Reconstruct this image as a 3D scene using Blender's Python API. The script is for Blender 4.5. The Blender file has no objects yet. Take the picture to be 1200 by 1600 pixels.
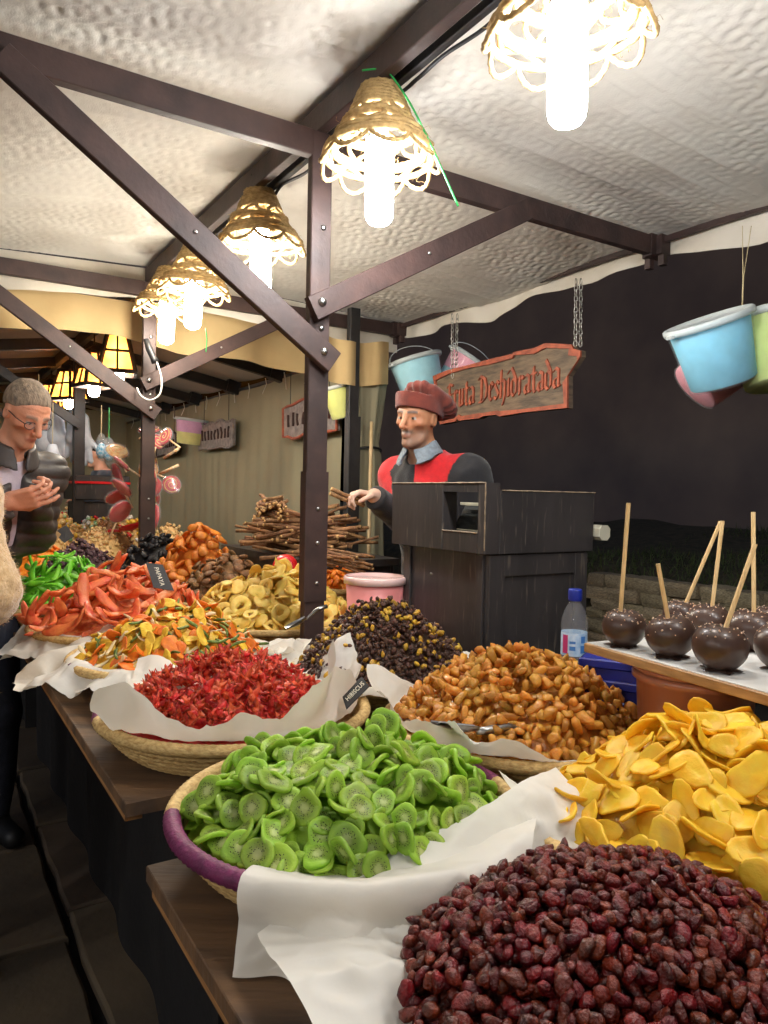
import bpy, bmesh, math, random
import numpy as np
from mathutils import Vector, Matrix, Euler, Quaternion
random.seed(7); RNG = np.random.RandomState(7)
SC = bpy.context.scene
COL = SC.collection
R = math.radians
PI = math.pi

# ---------------------------------------------------------------- camera
CAM_H = 1.35; F_PX = 1156.0; PITCH = R(-1.34); ROLL = R(1.15)
cd = bpy.data.cameras.new('camera'); cam = bpy.data.objects.new('camera', cd); COL.objects.link(cam)
cd.sensor_fit = 'VERTICAL'; cd.sensor_height = 36; cd.lens = 36 * F_PX / 1600
cd.clip_start = 0.02; cd.clip_end = 400
cam.matrix_world = Matrix.Translation((0, 0, CAM_H)) @ Matrix.Rotation(R(90) + PITCH, 4, 'X') @ Matrix.Rotation(ROLL, 4, 'Z')
SC.camera = cam
# ---------------------------------------------------------------- world: night sky
world = bpy.data.worlds.new('World'); SC.world = world; world.use_nodes = True
nt = world.node_tree; bg = nt.nodes['Background']
sky = nt.nodes.new('ShaderNodeTexSky'); sky.sky_type = 'NISHITA'; sky.sun_disc = False
sky.sun_elevation = R(-4); sky.sun_rotation = R(200)
nt.links.new(sky.outputs[0], bg.inputs[0]); bg.inputs[1].default_value = 4.0
SC.view_settings.view_transform = 'Standard'; SC.view_settings.look = 'None'
SC.view_settings.exposure = 0.35; SC.view_settings.gamma = 1.0
SC.cycles.use_denoising = True
SC.cycles.max_bounces = 7; SC.cycles.diffuse_bounces = 4; SC.cycles.glossy_bounces = 3
SC.cycles.transmission_bounces = 6; SC.cycles.transparent_max_bounces = 12
SC.cycles.sample_clamp_indirect = 6.0; SC.cycles.caustics_reflective = False; SC.cycles.caustics_refractive = False
BULB = 125.0        # radiance of the lamp bulbs

# ---------------------------------------------------------------- frames of reference
D = np.array([-.534, .845]); D /= np.linalg.norm(D); E = np.array([D[1], -D[0]])
YAW = math.atan2(D[1], D[0])           # object x axis along the stall
def W(s, t, z=0.0):                     # stall coordinates (along, across, up) to world
    return Vector((s*D[0]+t*E[0], s*D[1]+t*E[1], z))
def at_d(x, y, dist):                   # pixel of the photograph at a forward distance
    u = (x-600)/F_PX; v = (800-y)/F_PX
    c, s = math.cos(ROLL), math.sin(ROLL)
    X = u*c - v*s; Z = u*s + v*c
    cp, sp = math.cos(PITCH), math.sin(PITCH)
    r = np.array([X, cp - Z*sp, sp + Z*cp]); r = r*(dist/r[1])
    return Vector((r[0], r[1], CAM_H + r[2]))
def at_h(x, y, h):                      # pixel at a height
    p = at_d(x, y, 1.0); k = (h-CAM_H)/(p.z-CAM_H)
    return Vector((p.x*k, p.y*k, h))
def project(P):                         # world (N,3) -> pixels of the photograph and depth
    q = np.asarray(P, float) - np.array([0, 0, CAM_H])
    cp, sp = math.cos(PITCH), math.sin(PITCH)
    Y = q[:,1]*cp + q[:,2]*sp; Z = -q[:,1]*sp + q[:,2]*cp; X = q[:,0]
    c, s = math.cos(ROLL), math.sin(ROLL)
    return 600+F_PX*(X*c+Z*s)/Y, 800-F_PX*(-X*s+Z*c)/Y, Y

# ---------------------------------------------------------------- tags
def tag(o, label, cat, group=None):
    o['label'] = label; o['category'] = cat
    if group: o['group'] = group
    return o
def structure(o): o['kind'] = 'structure'; return o
def stuff(o, label=None, cat=None, group=None):
    o['kind'] = 'stuff'
    if label: tag(o, label, cat, group)
    return o
def empty(name, loc=(0,0,0), rz=0.0, parent=None):
    o = bpy.data.objects.new(name, None); COL.objects.link(o); o.empty_display_size = .05
    o.location = loc; o.rotation_euler = (0,0,rz)
    if parent: o.parent = parent
    return o
def link(name, me, m=None, parent=None, loc=None, rot=None):
    o = bpy.data.objects.new(name, me); COL.objects.link(o)
    if m is not None and not me.materials: me.materials.append(m)
    if parent: o.parent = parent
    if loc is not None: o.location = loc
    if rot is not None: o.rotation_euler = rot
    return o
def copy_tree(o, parent=None):
    c = o.copy(); COL.objects.link(c); c.parent = parent
    for ch in list(o.children): copy_tree(ch, c)
    return c

# ---------------------------------------------------------------- materials
MATS = {}
def lin(r, g, b):
    f = lambda c: ((c/255+.055)/1.055)**2.4 if c > 10 else c/255/12.92
    return (f(r), f(g), f(b), 1)
def pm(name, c1, c2=None, scale=12, rough=.6, bump=0., bscale=60, sss=0., sssr=(1,.5,.25), sssscale=.01, metal=0., coat=0.,
       trans=0., ior=1.45, rnd=0., attr=None, detail=4, stretch=None, emit=None, alpha=1., spec=.5, sheen=0., translucent=0.):
    if name in MATS: return MATS[name]
    m = bpy.data.materials.new(name); m.use_nodes = True; MATS[name] = m
    n = m.node_tree.nodes; L = m.node_tree.links
    b = n['Principled BSDF']
    b.inputs['Roughness'].default_value = rough; b.inputs['Metallic'].default_value = metal
    b.inputs['Coat Weight'].default_value = coat; b.inputs['Transmission Weight'].default_value = trans
    b.inputs['IOR'].default_value = ior; b.inputs['Alpha'].default_value = alpha
    b.inputs['Specular IOR Level'].default_value = spec; b.inputs['Sheen Weight'].default_value = sheen
    if sss:
        b.inputs['Subsurface Weight'].default_value = sss; b.inputs['Subsurface Radius'].default_value = sssr
        b.inputs['Subsurface Scale'].default_value = sssscale
    co = n.new('ShaderNodeTexCoord'); src = co.outputs['Object']
    if stretch:
        mp = n.new('ShaderNodeMapping'); mp.inputs['Scale'].default_value = stretch
        L.new(src, mp.inputs['Vector']); src = mp.outputs[0]
    out = None
    if attr:
        a = n.new('ShaderNodeAttribute'); a.attribute_name = attr; out = a.outputs['Color']
    if c2 is None: c2 = tuple(x*.8 for x in c1[:3])+(1,)
    nz = n.new('ShaderNodeTexNoise'); nz.inputs['Scale'].default_value = scale; nz.inputs['Detail'].default_value = detail
    L.new(src, nz.inputs['Vector'])
    rp = n.new('ShaderNodeValToRGB'); rp.color_ramp.elements[0].position = .35; rp.color_ramp.elements[1].position = .68
    rp.color_ramp.elements[0].color = c1; rp.color_ramp.elements[1].color = c2
    L.new(nz.outputs[0], rp.inputs[0])
    if out is None: out = rp.outputs[0]
    else:
        mx = n.new('ShaderNodeMix'); mx.data_type = 'RGBA'; mx.blend_type = 'MULTIPLY'; mx.inputs[0].default_value = 1
        L.new(out, mx.inputs[6]); L.new(rp.outputs[0], mx.inputs[7]); out = mx.outputs[2]
    if rnd:
        oi = n.new('ShaderNodeObjectInfo'); ge = n.new('ShaderNodeNewGeometry')
        ad = n.new('ShaderNodeMath'); ad.operation = 'ADD'; L.new(oi.outputs['Random'], ad.inputs[0]); L.new(ge.outputs['Random Per Island'], ad.inputs[1])
        fr = n.new('ShaderNodeMath'); fr.operation = 'FRACT'; L.new(ad.outputs[0], fr.inputs[0])
        mr = n.new('ShaderNodeMapRange'); mr.inputs[3].default_value = 1-rnd; mr.inputs[4].default_value = 1+rnd*.7
        L.new(fr.outputs[0], mr.inputs[0])
        mh = n.new('ShaderNodeMapRange'); mh.inputs[3].default_value = .5-rnd*.035; mh.inputs[4].default_value = .5+rnd*.035
        m7 = n.new('ShaderNodeMath'); m7.operation = 'MULTIPLY'; m7.inputs[1].default_value = 7.31; L.new(fr.outputs[0], m7.inputs[0])
        f2 = n.new('ShaderNodeMath'); f2.operation = 'FRACT'; L.new(m7.outputs[0], f2.inputs[0]); L.new(f2.outputs[0], mh.inputs[0])
        hs = n.new('ShaderNodeHueSaturation'); L.new(out, hs.inputs['Color']); L.new(mr.outputs[0], hs.inputs['Value']); L.new(mh.outputs[0], hs.inputs['Hue'])
        out = hs.outputs[0]
    L.new(out, b.inputs['Base Color'])
    if bump:
        n2 = n.new('ShaderNodeTexNoise'); n2.inputs['Scale'].default_value = bscale; n2.inputs['Detail'].default_value = 5
        L.new(src, n2.inputs['Vector'])
        bp = n.new('ShaderNodeBump'); bp.inputs['Strength'].default_value = min(1, bump); bp.inputs['Distance'].default_value = .004*max(1,bump)
        L.new(n2.outputs[0], bp.inputs['Height']); L.new(bp.outputs[0], b.inputs['Normal'])
        m['bump_node'] = bp.name
    if emit:
        b.inputs['Emission Color'].default_value = emit[0]; b.inputs['Emission Strength'].default_value = emit[1]
    if translucent:
        tr = n.new('ShaderNodeBsdfTranslucent'); L.new(out, tr.inputs[0])
        ms = n.new('ShaderNodeMixShader'); ms.inputs[0].default_value = translucent
        L.new(b.outputs[0], ms.inputs[1]); L.new(tr.outputs[0], ms.inputs[2])
        L.new(ms.outputs[0], n['Material Output'].inputs[0])
    return m

# ---------------------------------------------------------------- mesh tools
def sinnoise(P, freq, seed=0, octv=3):
    P = np.asarray(P, float); rs = np.random.RandomState(seed); out = np.zeros(len(P)); amp = 1.; tot = 0.
    for o in range(octv):
        acc = np.zeros(len(P))
        for k in range(5):
            v = rs.normal(size=P.shape[1]); v /= np.linalg.norm(v)
            acc += np.sin(P @ v*freq*(.7+.6*rs.rand()) + rs.rand()*6.28)
        out += amp*acc/2.2; tot += amp; amp *= .5; freq *= 2.1
    return out/tot
def mesh(name, V, Fc, m=None, smooth=True, mats=None, mi=None):
    me = bpy.data.meshes.new(name); me.from_pydata([tuple(v) for v in V], [], [tuple(f) for f in Fc])
    if m is not None: me.materials.append(m)
    if mats:
        for q in mats: me.materials.append(q)
    if mi is not None: me.polygons.foreach_set('material_index', np.asarray(mi, np.int32))
    if smooth: me.polygons.foreach_set('use_smooth', np.ones(len(me.polygons), bool))
    me.update(); return me
def set_col(me, C, name='Col'):
    a = me.color_attributes.new(name, 'FLOAT_COLOR', 'POINT'); C = np.asarray(C, np.float32)
    if C.shape[1] == 3: C = np.concatenate([C, np.ones((len(C),1), np.float32)], 1)
    a.data.foreach_set('color', C.ravel())
class MB:
    def __init__(s): s.v = []; s.f = []; s.mi = []; s.cm = 0
    def add(s, V, Fc):
        k = len(s.v); s.v += [tuple(v) for v in V]; s.f += [tuple(i+k for i in f) for f in Fc]; s.mi += [s.cm]*len(Fc); return s
    def box(s, c, size, rz=0., ch=0.):
        hx, hy, hz = size[0]/2, size[1]/2, size[2]/2
        if ch <= 0:
            P = [(-hx,-hy,-hz),(hx,-hy,-hz),(hx,hy,-hz),(-hx,hy,-hz),(-hx,-hy,hz),(hx,-hy,hz),(hx,hy,hz),(-hx,hy,hz)]
            Fc = [(0,3,2,1),(4,5,6,7),(0,1,5,4),(1,2,6,5),(2,3,7,6),(3,0,4,7)]
        else:
            P = []; Fc = []
            for z, i in ((-hz,ch),(-hz+ch,0),(hz-ch,0),(hz,ch)):
                for (a,b) in ((-1,-1),(1,-1),(1,1),(-1,1)):
                    # eight corners per level
                    P += [(a*(hx-i-ch if a*b>0 else hx-i), b*(hy-i if a*b>0 else hy-i-ch), z),
                          (a*(hx-i if a*b>0 else hx-i-ch), b*(hy-i-ch if a*b>0 else hy-i), z)]
            for l in range(3):
                for k in range(8): Fc.append((l*8+k, l*8+(k+1)%8, l*8+8+(k+1)%8, l*8+8+k))
            Fc.append(tuple(range(7,-1,-1))); Fc.append(tuple(range(24,32)))
        cs, sn = math.cos(rz), math.sin(rz)
        return s.add([(c[0]+x*cs-y*sn, c[1]+x*sn+y*cs, c[2]+z) for x,y,z in P], Fc)
    def beam(s, a, b, w, h, side=None, ch=.004, up=(0,0,1)):
        a = Vector(a); b = Vector(b); ax = (b-a).normalized()
        if side is None: side = ax.cross(Vector(up))
        side = Vector(side); side = (side - ax*side.dot(ax)).normalized(); u = side.cross(ax).normalized()
        pr = [(-w/2+ch,-h/2),(w/2-ch,-h/2),(w/2,-h/2+ch),(w/2,h/2-ch),(w/2-ch,h/2),(-w/2+ch,h/2),(-w/2,h/2-ch),(-w/2,-h/2+ch)]
        V = [p+side*x+u*y for p in (a,b) for x,y in pr]
        Fc = [(k,(k+1)%8,8+(k+1)%8,8+k) for k in range(8)]+[tuple(range(7,-1,-1)),tuple(range(8,16))]
        return s.add(V, Fc)
    def tube(s, path, r, n=8, closed=False, cap=True, twist=0., lobe=0.):
        P = [Vector(p) for p in path]; m = len(P); V = []; prev = None; ln = 0.
        rr = r if hasattr(r, '__len__') else [r]*m
        for i in range(m):
            if closed: t = P[(i+1)%m]-P[i-1]
            else: t = P[min(i+1,m-1)]-P[max(i-1,0)]
            if t.length < 1e-9: t = Vector((0,0,1))
            t.normalize()
            if prev is None:
                nrm = t.orthogonal().normalized()
            else:
                nrm = prev - t*prev.dot(t)
                nrm = nrm.normalized() if nrm.length > 1e-6 else t.orthogonal().normalized()
            prev = nrm; bn = t.cross(nrm)
            if i: ln += (P[i]-P[i-1]).length
            for k in range(n):
                a = 2*PI*k/n; q = rr[i]*(1+lobe*math.cos(2*(a)-twist*ln)) if lobe else rr[i]
                V.append(P[i]+nrm*math.cos(a)*q+bn*math.sin(a)*q)
        Fc = []
        for i in range(m if closed else m-1):
            j = (i+1)%m
            for k in range(n): Fc.append((i*n+k, i*n+(k+1)%n, j*n+(k+1)%n, j*n+k))
        if cap and not closed: Fc.append(tuple(range(n-1,-1,-1))); Fc.append(tuple(range((m-1)*n, m*n)))
        return s.add(V, Fc)
    def lathe(s, prof, n=32, c=(0,0,0), a0=0., a1=2*PI, rot=None):
        full = abs(a1-a0-2*PI) < 1e-6; N = n if full else n+1; V = []; Fc = []
        for (r,z) in prof:
            for k in range(N):
                a = a0+(a1-a0)*k/n; p = Vector((r*math.cos(a), r*math.sin(a), z))
                if rot is not None: p = rot @ p
                V.append(p+Vector(c))
        for i in range(len(prof)-1):
            for k in range(n):
                j = (k+1)%N
                Fc.append((i*N+k, i*N+j, (i+1)*N+j, (i+1)*N+k))
        return s.add(V, Fc)
    def disc(s, c, r, n=24, z=0., up=True):
        V = [(c[0]+r*math.cos(2*PI*k/n), c[1]+r*math.sin(2*PI*k/n), c[2]) for k in range(n)]
        return s.add(V, [tuple(range(n)) if up else tuple(range(n-1,-1,-1))])
    def build(s, name, m=None, parent=None, smooth=False, mats=None, loc=None, rot=None):
        me = mesh(name, s.v, s.f, m, smooth, mats, s.mi if mats else None)
        if smooth == 'auto':
            me.polygons.foreach_set('use_smooth', np.ones(len(me.polygons), bool))
        return link(name, me, None, parent, loc, rot)
def gridf(nu, nv, off=0):
    return [(off+i*nv+j, off+(i+1)*nv+j, off+(i+1)*nv+j+1, off+i*nv+j+1) for i in range(nu-1) for j in range(nv-1)]
def auto_smooth(o, ang=40):
    me = o.data; me.set_sharp_from_angle(angle=R(ang)) if hasattr(me,'set_sharp_from_angle') else None
    me.polygons.foreach_set('use_smooth', np.ones(len(me.polygons), bool)); return o
def text_mesh(txt, size=.05, extrude=.0005, m=None, shear=0.):
    c = bpy.data.curves.new('writing', 'FONT'); c.body = txt; c.size = size; c.extrude = extrude; c.shear = shear
    c.align_x = 'CENTER'; c.align_y = 'CENTER'; c.resolution_u = 3
    o = bpy.data.objects.new('writing', c); COL.objects.link(o)
    dg = bpy.context.evaluated_depsgraph_get(); me = bpy.data.meshes.new_from_object(o.evaluated_get(dg))
    bpy.data.objects.remove(o); bpy.data.curves.remove(c); me.materials.clear()
    if m: me.materials.append(m)
    return me
# ================================================================= setting
M_slab = pm('paving_stone', lin(98,82,64), lin(74,63,51), 3, .8, .5, 40, rnd=.25)
M_gap = pm('joint_soil', lin(38,34,30), lin(22,20,18), 8, .95)
M_grass = pm('night_grass', lin(70,82,44), lin(48,60,30), 30, .8, rnd=.5)
M_soil = pm('bank_soil', lin(74,66,48), lin(46,44,32), 12, .95, .6, 20)
M_stone = pm('bank_stone', lin(160,146,118), lin(112,100,82), 14, .85, .8, 40, rnd=.3)
M_plaster = pm('old_plaster', lin(128,112,104), lin(104,92,90), .9, .9, .3, 6)
g = MB(); g.add([(-120,-120,-.03),(120,-120,-.03),(120,120,-.03),(-120,120,-.03)], [(0,1,2,3)])
ground = structure(g.build('ground', M_gap))
# paving slabs, laid in courses along the stall, each a piece of its own
pv = structure(empty('pavement', (0,0,0)))
slab_meshes = []
for k in range(6):
    rs = random.Random(k); L_, w_ = .66, .58
    pts = []
    n = 5
    for (x0,y0,x1,y1) in ((-1,-1,1,-1),(1,-1,1,1),(1,1,-1,1),(-1,1,-1,-1)):
        for i in range(n):
            f = i/n; pts.append(((x0+(x1-x0)*f)*L_/2+rs.uniform(-.006,.006), (y0+(y1-y0)*f)*w_/2+rs.uniform(-.006,.006)))
    N = len(pts)
    V = [(x,y,-.03) for x,y in pts]+[(x,y,-.008) for x,y in pts]+[(x*.975,y*.97,rs.uniform(-.001,.001)) for x,y in pts]
    Fc = [(i,(i+1)%N,N+(i+1)%N,N+i) for i in range(N)]+[(N+i,N+(i+1)%N,2*N+(i+1)%N,2*N+i) for i in range(N)]+[tuple(range(2*N,3*N))]
    slab_meshes.append(mesh('paving_slab', V, Fc, M_slab, False))
rs = random.Random(3); row = 0
for ti in range(-4, 4):
    so = rs.uniform(-.3,.3)
    for si in range(0, 12):
        s_ = si*.685+so; t_ = ti*.605+.1
        o = link('paving_slab', rs.choice(slab_meshes), None, pv, W(s_, t_, rs.uniform(-.004,.003)),
                 (rs.uniform(-.006,.006), rs.uniform(-.006,.006), YAW+rs.uniform(-.012,.012)+(PI if rs.random()<.5 else 0)))
# a dark plastered building closes the view behind the stall
b = MB(); A = W(-14, 9.2); B = W(16, 9.2)
b.beam((A.x,A.y,3.5), (B.x,B.y,3.5), .5, 7.0, side=(E[0],E[1],0), ch=.01)
wall = b.build('building_wall', M_plaster)
o = tag(wall, 'dark plastered wall of the building far behind the stall', 'wall')
# earth bank with grass on top, held by a low dry stone wall
nb = 60; V = []
prof = [(5.0,-.02),(5.0,.62),(5.2,.70),(6.2,.82),(7.6,.98),(9.1,1.02)]
for i in range(nb):
    s_ = -13+28*i/(nb-1)
    for (t_,z_) in prof:
        p = W(s_, t_, z_ + (.05*math.sin(s_*1.7+t_*2.3)+.03*math.sin(s_*4.1-t_) if z_>.65 else 0)); V.append(p)
bank = structure(link('bank', mesh('bank', V, gridf(nb, len(prof)), M_soil)))
# grass blades on the bank (nobody could count them)
rs = np.random.RandomState(4); V = []; Fc = []
for k in range(14000):
    s_ = rs.uniform(-3.5, 5.0); t_ = 5.02+4.0*rs.rand()**1.6
    z_ = np.interp(t_, [q[0] for q in prof[1:]], [q[1] for q in prof[1:]]) + .05*math.sin(s_*1.7+t_*2.3)+.03*math.sin(s_*4.1-t_)-.01
    p = W(s_, t_, z_); h = rs.uniform(.03,.11); a = rs.uniform(0,6.28); w = .006; l = rs.normal(0,.035,2)
    i = len(V); V += [(p.x-w*math.cos(a),p.y-w*math.sin(a),p.z),(p.x+w*math.cos(a),p.y+w*math.sin(a),p.z),(p.x+l[0],p.y+l[1],p.z+h)]; Fc.append((i,i+1,i+2))
stuff(link('grass', mesh('grass', V, Fc, M_grass, False)), 'dark short grass on the bank behind the stall', 'grass')
# stones of the low wall
rw = tag(empty('stone_wall', W(0,4.9,0)), 'low dry stone wall holding the grass bank behind the till', 'stone wall')
sm = []
for k in range(8):
    bm = bmesh.new(); bmesh.ops.create_cube(bm, size=1); bmesh.ops.subdivide_edges(bm, edges=bm.edges[:], cuts=2, use_grid_fill=True)
    for v in bm.verts:
        n_ = sinnoise(np.array([v.co[:]]), 3.5, k)[0]; q = v.co.copy(); q2 = q.normalized()*.62
        v.co = q.lerp(q2, .28)*(1+.10*n_)
    me = bpy.data.meshes.new('stone'); bm.to_mesh(me); bm.free(); me.materials.append(M_stone); sm.append(me)
rs = random.Random(9); z = 0.
for row in range(8):
    h = rs.uniform(.07,.11); s_ = -2.6
    while s_ < 4.2:
        w = rs.uniform(.14,.36)
        o = link('stone', rs.choice(sm), None, None, W(s_+w/2, 4.9+rs.uniform(-.03,.03), z+h/2))
        o.scale = (w*1.02, rs.uniform(.2,.26), h*1.04); o.rotation_euler = (rs.uniform(-.04,.04), rs.uniform(-.05,.05), YAW+rs.uniform(-.05,.05))
        o.parent = rw; o.matrix_parent_inverse = Matrix.Translation(rw.location).inverted()
        s_ += w+.008
    z += h
# ================================================================= the stall: posts, beams, braces, cloth
M_wood = pm('stained_wood', lin(68,50,46), lin(47,35,33), 9, .55, .3, 60, stretch=(1,1,1))
M_wood2 = pm('black_painted_wood', lin(44,42,42), lin(30,29,30), 9, .5, .35, 50)
M_bolt = pm('zinc_bolt', lin(190,190,185), lin(150,150,148), 20, .3, metal=1.)
M_cloth = pm('quilted_cotton', lin(230,225,214), lin(214,207,195), 2.2, .85, .22, 110, translucent=.12, stretch=(1,1.6,1))
M_val = pm('cotton_valance', lin(226,218,204), lin(208,198,180), 3, .85, .3, 60, translucent=.15)
M_tan = pm('tan_cloth', lin(204,176,126), lin(186,158,110), 2.5, .85, .35, 30, translucent=.15)
M_khaki = pm('khaki_curtain', lin(156,150,122), lin(140,134,110), 1.4, .9, .3, 25)
M_grey = pm('grey_roof_cloth', lin(192,187,176), lin(170,165,155), 1.5, .9, .3, 25)
RT = 1.09
PS = [0.09, 2.15, 4.21]
stall = tag(empty('market_stall', W(2.15, RT, 0), 0), 'dark stained timber frame with white quilted canopy over the fruit tables', 'market stall')
def under(o, root=None):
    root = root or stall
    o.parent = root; o.matrix_parent_inverse = Matrix.LocRotScale(root.location, root.rotation_euler, root.scale).inverted(); return o
dirE = Vector((E[0],E[1],0)); dirD = Vector((D[0],D[1],0))
def bolt_mesh():
    b = MB(); b.lathe([(.012,0),(.012,.003),(.009,.007),(.004,.009),(0.0001,.0095)], 12); return mesh('bolt', b.v, b.f, M_bolt)
BOLT = bolt_mesh()
def put_bolt(p, n, parent, sc=1.):
    o = link('bolt', BOLT, None, None); q = Vector(n).to_track_quat('Z','Y')
    o.location = p; o.rotation_mode = 'QUATERNION'; o.rotation_quaternion = q; o.scale = (sc,)*3
    o.parent = parent; o.matrix_parent_inverse = PARINV[parent.name]
    return o
PARINV = {}
def part(mb, name, m, root, smooth=False):
    o = mb.build(name, m, None, smooth); under(o, root)
    PARINV[o.name] = Matrix.Identity(4)      # its world matrix is the identity: parent inverse cancels the root
    return o
def make_frame(root, PS_, mw, first_post=0, sleeves=True, lbr=.90, rbr=.86):
    for i, s in enumerate(PS_):
        b = MB(); b.beam(W(s,RT,0), W(s,RT,2.50), .072, .034, side=dirE, up=dirD, ch=.003)
        po = part(b, 'post', mw, root)
        if sleeves:
            for (z0,z1) in ((1.00,1.42),):
                b = MB(); b.beam(W(s,RT,z0), W(s,RT,z1), .082, .042, side=dirE, up=dirD, ch=.002)
                sl = part(b, 'sleeve', mw, po)
                sl.matrix_parent_inverse = Matrix.Identity(4)
                for zz in (1.06,1.19,1.30): put_bolt(W(s-.021,RT+.004,zz), -dirD, sl, .55)
            for zz in (1.79,1.88,2.2): put_bolt(W(s-.017,RT+.006,zz), -dirD, po, .8)
        for sg, name in ((-1,'cross_beam'),(1,'cross_beam')):
            b = MB(); b.beam(W(s,RT+sg*.036,2.462), W(s,RT+sg*1.64,2.462), .036, .082, side=dirD, ch=.003)
            cb = part(b, name, mw, root)
            b = MB()
            # metal socket at the outer end
            b.beam(W(s,RT+sg*1.60,2.462), W(s,RT+sg*1.70,2.462), .048, .094, side=dirD, ch=.003)
            b.beam(W(s+.05,RT+sg*1.66,2.462), W(s-.05,RT+sg*1.66,2.462), .06, .085, side=dirE, ch=.003)
            b.beam(W(s+.035,RT+sg*1.66,2.43), W(s+.035,RT+sg*1.66,2.375), .03, .03, side=dirE, up=dirD, ch=.002)
            b.beam(W(s-.035,RT+sg*1.66,2.43), W(s-.035,RT+sg*1.66,2.375), .03, .03, side=dirE, up=dirD, ch=.002)
            so = part(b, 'socket', mw, cb); so.matrix_parent_inverse = Matrix.Identity(4)
        # braces; they are bolted to the near face of the post
        so_ = -.036
        b = MB(); b.beam(W(s+so_,RT+.04,1.77), W(s+so_,RT-lbr-.02,2.43), .030, .078, side=dirD, ch=.003)
        br = part(b, 'brace', mw, root); put_bolt(W(s+so_-.016,RT,1.80), -dirD, br, 1.); put_bolt(W(s+so_-.016,RT-.42,2.09), -dirD, br, .5)
        b = MB(); b.beam(W(s+so_,RT-.04,1.93), W(s+so_,RT+rbr,2.44), .030, .078, side=dirD, ch=.003)
        br = part(b, 'brace', mw, root); put_bolt(W(s+so_-.016,RT-.01,1.955), -dirD, br, 1.2); put_bolt(W(s+so_-.016,RT+.40,2.185), -dirD, br, .5)
make_frame(stall, PS, M_wood)
b = MB()
for s0, s1 in ((-.7,.09),(.09,2.15),(2.15,4.24)): b.beam(W(s0,RT,2.545), W(s1,RT,2.545), .036, .085, side=dirE, ch=.003)
part(b, 'ridge_beam', M_wood, stall)
b = MB(); b.beam(W(-.7,RT+.05,2.515), W(4.2,RT+.05,2.515), .022, .03, side=dirE, ch=.003); part(b, 'cable_rail', M_wood2, stall)
for sg in (-1,1):
    b = MB(); b.beam(W(-.7,RT+sg*1.66,2.485), W(4.2,RT+sg*1.66,2.485), .022, .026, side=dirE, ch=.003); part(b, 'eave_beam', M_wood, stall)
# canopy cloth: puckered cotton sagging between the cross beams
def canopy(s0, s1, ns, nt_, marks, zr, ze, half, pucker=.0032, sag=.05):
    S = np.linspace(s0, s1, ns); T = np.linspace(-half, half, nt_)
    SS, TT = np.meshgrid(S, T, indexing='ij')
    a = np.abs(TT)/half
    z = zr - (zr-ze)*a**.9
    mk = np.array(marks); dist = np.min(np.abs(SS[:,:,None]-mk[None,None,:]), axis=2)
    k = np.clip(dist/1.03, 0, 1); lift = np.sin(k*PI/2)
    z = z - sag*lift**1.3*np.sin(np.clip(a,0,1)*PI*.62)**1.0*1.1
    # soft billows and long creases pulled toward the beams
    P2 = np.stack([SS.ravel(), TT.ravel()], 1)
    N2 = lambda fs, ft, fr, sd, oc: sinnoise(np.stack([SS.ravel()*fs, TT.ravel()*ft], 1), fr, sd, oc).reshape(z.shape)
    free = np.clip(a*6,0,1)*np.clip(dist*5,.2,1)
    z = z + .012*N2(1,1,4.5,3,2)*free + .006*np.abs(N2(1.,.35,14,5,2))*free
    # gathers: irregular puckers between stitched rows that wander across the cloth
    wob = .03*N2(1,1,3.2,8,2)+.008*N2(1,1,11,9,1)
    rowp = (SS+wob)/.074; f = rowp-np.floor(rowp)
    env = .30+.70*np.sin(np.clip((f-.06)/.94,0,1)*PI)**.7
    pk = N2(1.0,1.5,105,21,2)+.6*N2(1.3,1.2,190,31,1)
    pk = np.clip(pk,-.35,1.6)
    gate = np.clip(.55+.55*N2(1,1,6,41,2),.1,1.3)
    z = z + pucker*env*pk*gate - .0025*np.exp(-((f-.03)/.05)**2)
    V = np.stack([SS.ravel(), -(RT+TT.ravel()), z.ravel()], 1)
    return V
V = canopy(-.72, 4.26, 560, 460, PS, 2.605, 2.515, 1.69)
cl = link('roof_cloth', mesh('roof_cloth', V, gridf(560,460), M_cloth), None, None, (0,0,0), (0,0,YAW)); under(cl)
def hang_strip(name, pts, top, depth, m, root, wav=.012, nz=8, n=120, curve=0., seed=1, thick=0.):
    # a cloth strip hung along a polyline of (s,t); depth may be a function of 0..1
    V = []
    for i in range(n):
        f = i/(n-1); s = pts[0][0]+(pts[1][0]-pts[0][0])*f; t = pts[0][1]+(pts[1][1]-pts[0][1])*f
        dp = depth(f) if callable(depth) else depth
        tp = top(f) if callable(top) else top
        ln = math.hypot(pts[1][0]-pts[0][0], pts[1][1]-pts[0][1]); nx, ny = -(pts[1][1]-pts[0][1])/ln, (pts[1][0]-pts[0][0])/ln
        for j in range(nz):
            g_ = j/(nz-1); o_ = wav*g_*(math.sin(f*ln*11+seed)+.6*math.sin(f*ln*23+seed*2.3))
            V.append(W(s+nx*o_, t+ny*o_, tp-dp*g_))
    o = link(name, mesh(name, V, gridf(n,nz), m)); under(o, root); return o
hang_strip('valance', ((-.72,RT+1.695),(4.26,RT+1.695)), 2.518, lambda f: .115+.02*math.sin(f*17)+.02*math.sin(f*41), M_val, stall, .02)
hang_strip('valance', ((-.72,RT-1.695),(4.26,RT-1.695)), 2.518, lambda f: .115+.02*math.sin(f*19), M_val, stall, .02)
hang_strip('end_valance', ((4.27,RT-1.69),(4.27,RT+1.69)), lambda f: 2.52+.075*(1-abs(2*f-1)), lambda f: .19+.02*math.sin(f*9), M_val, stall, .015)

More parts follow.
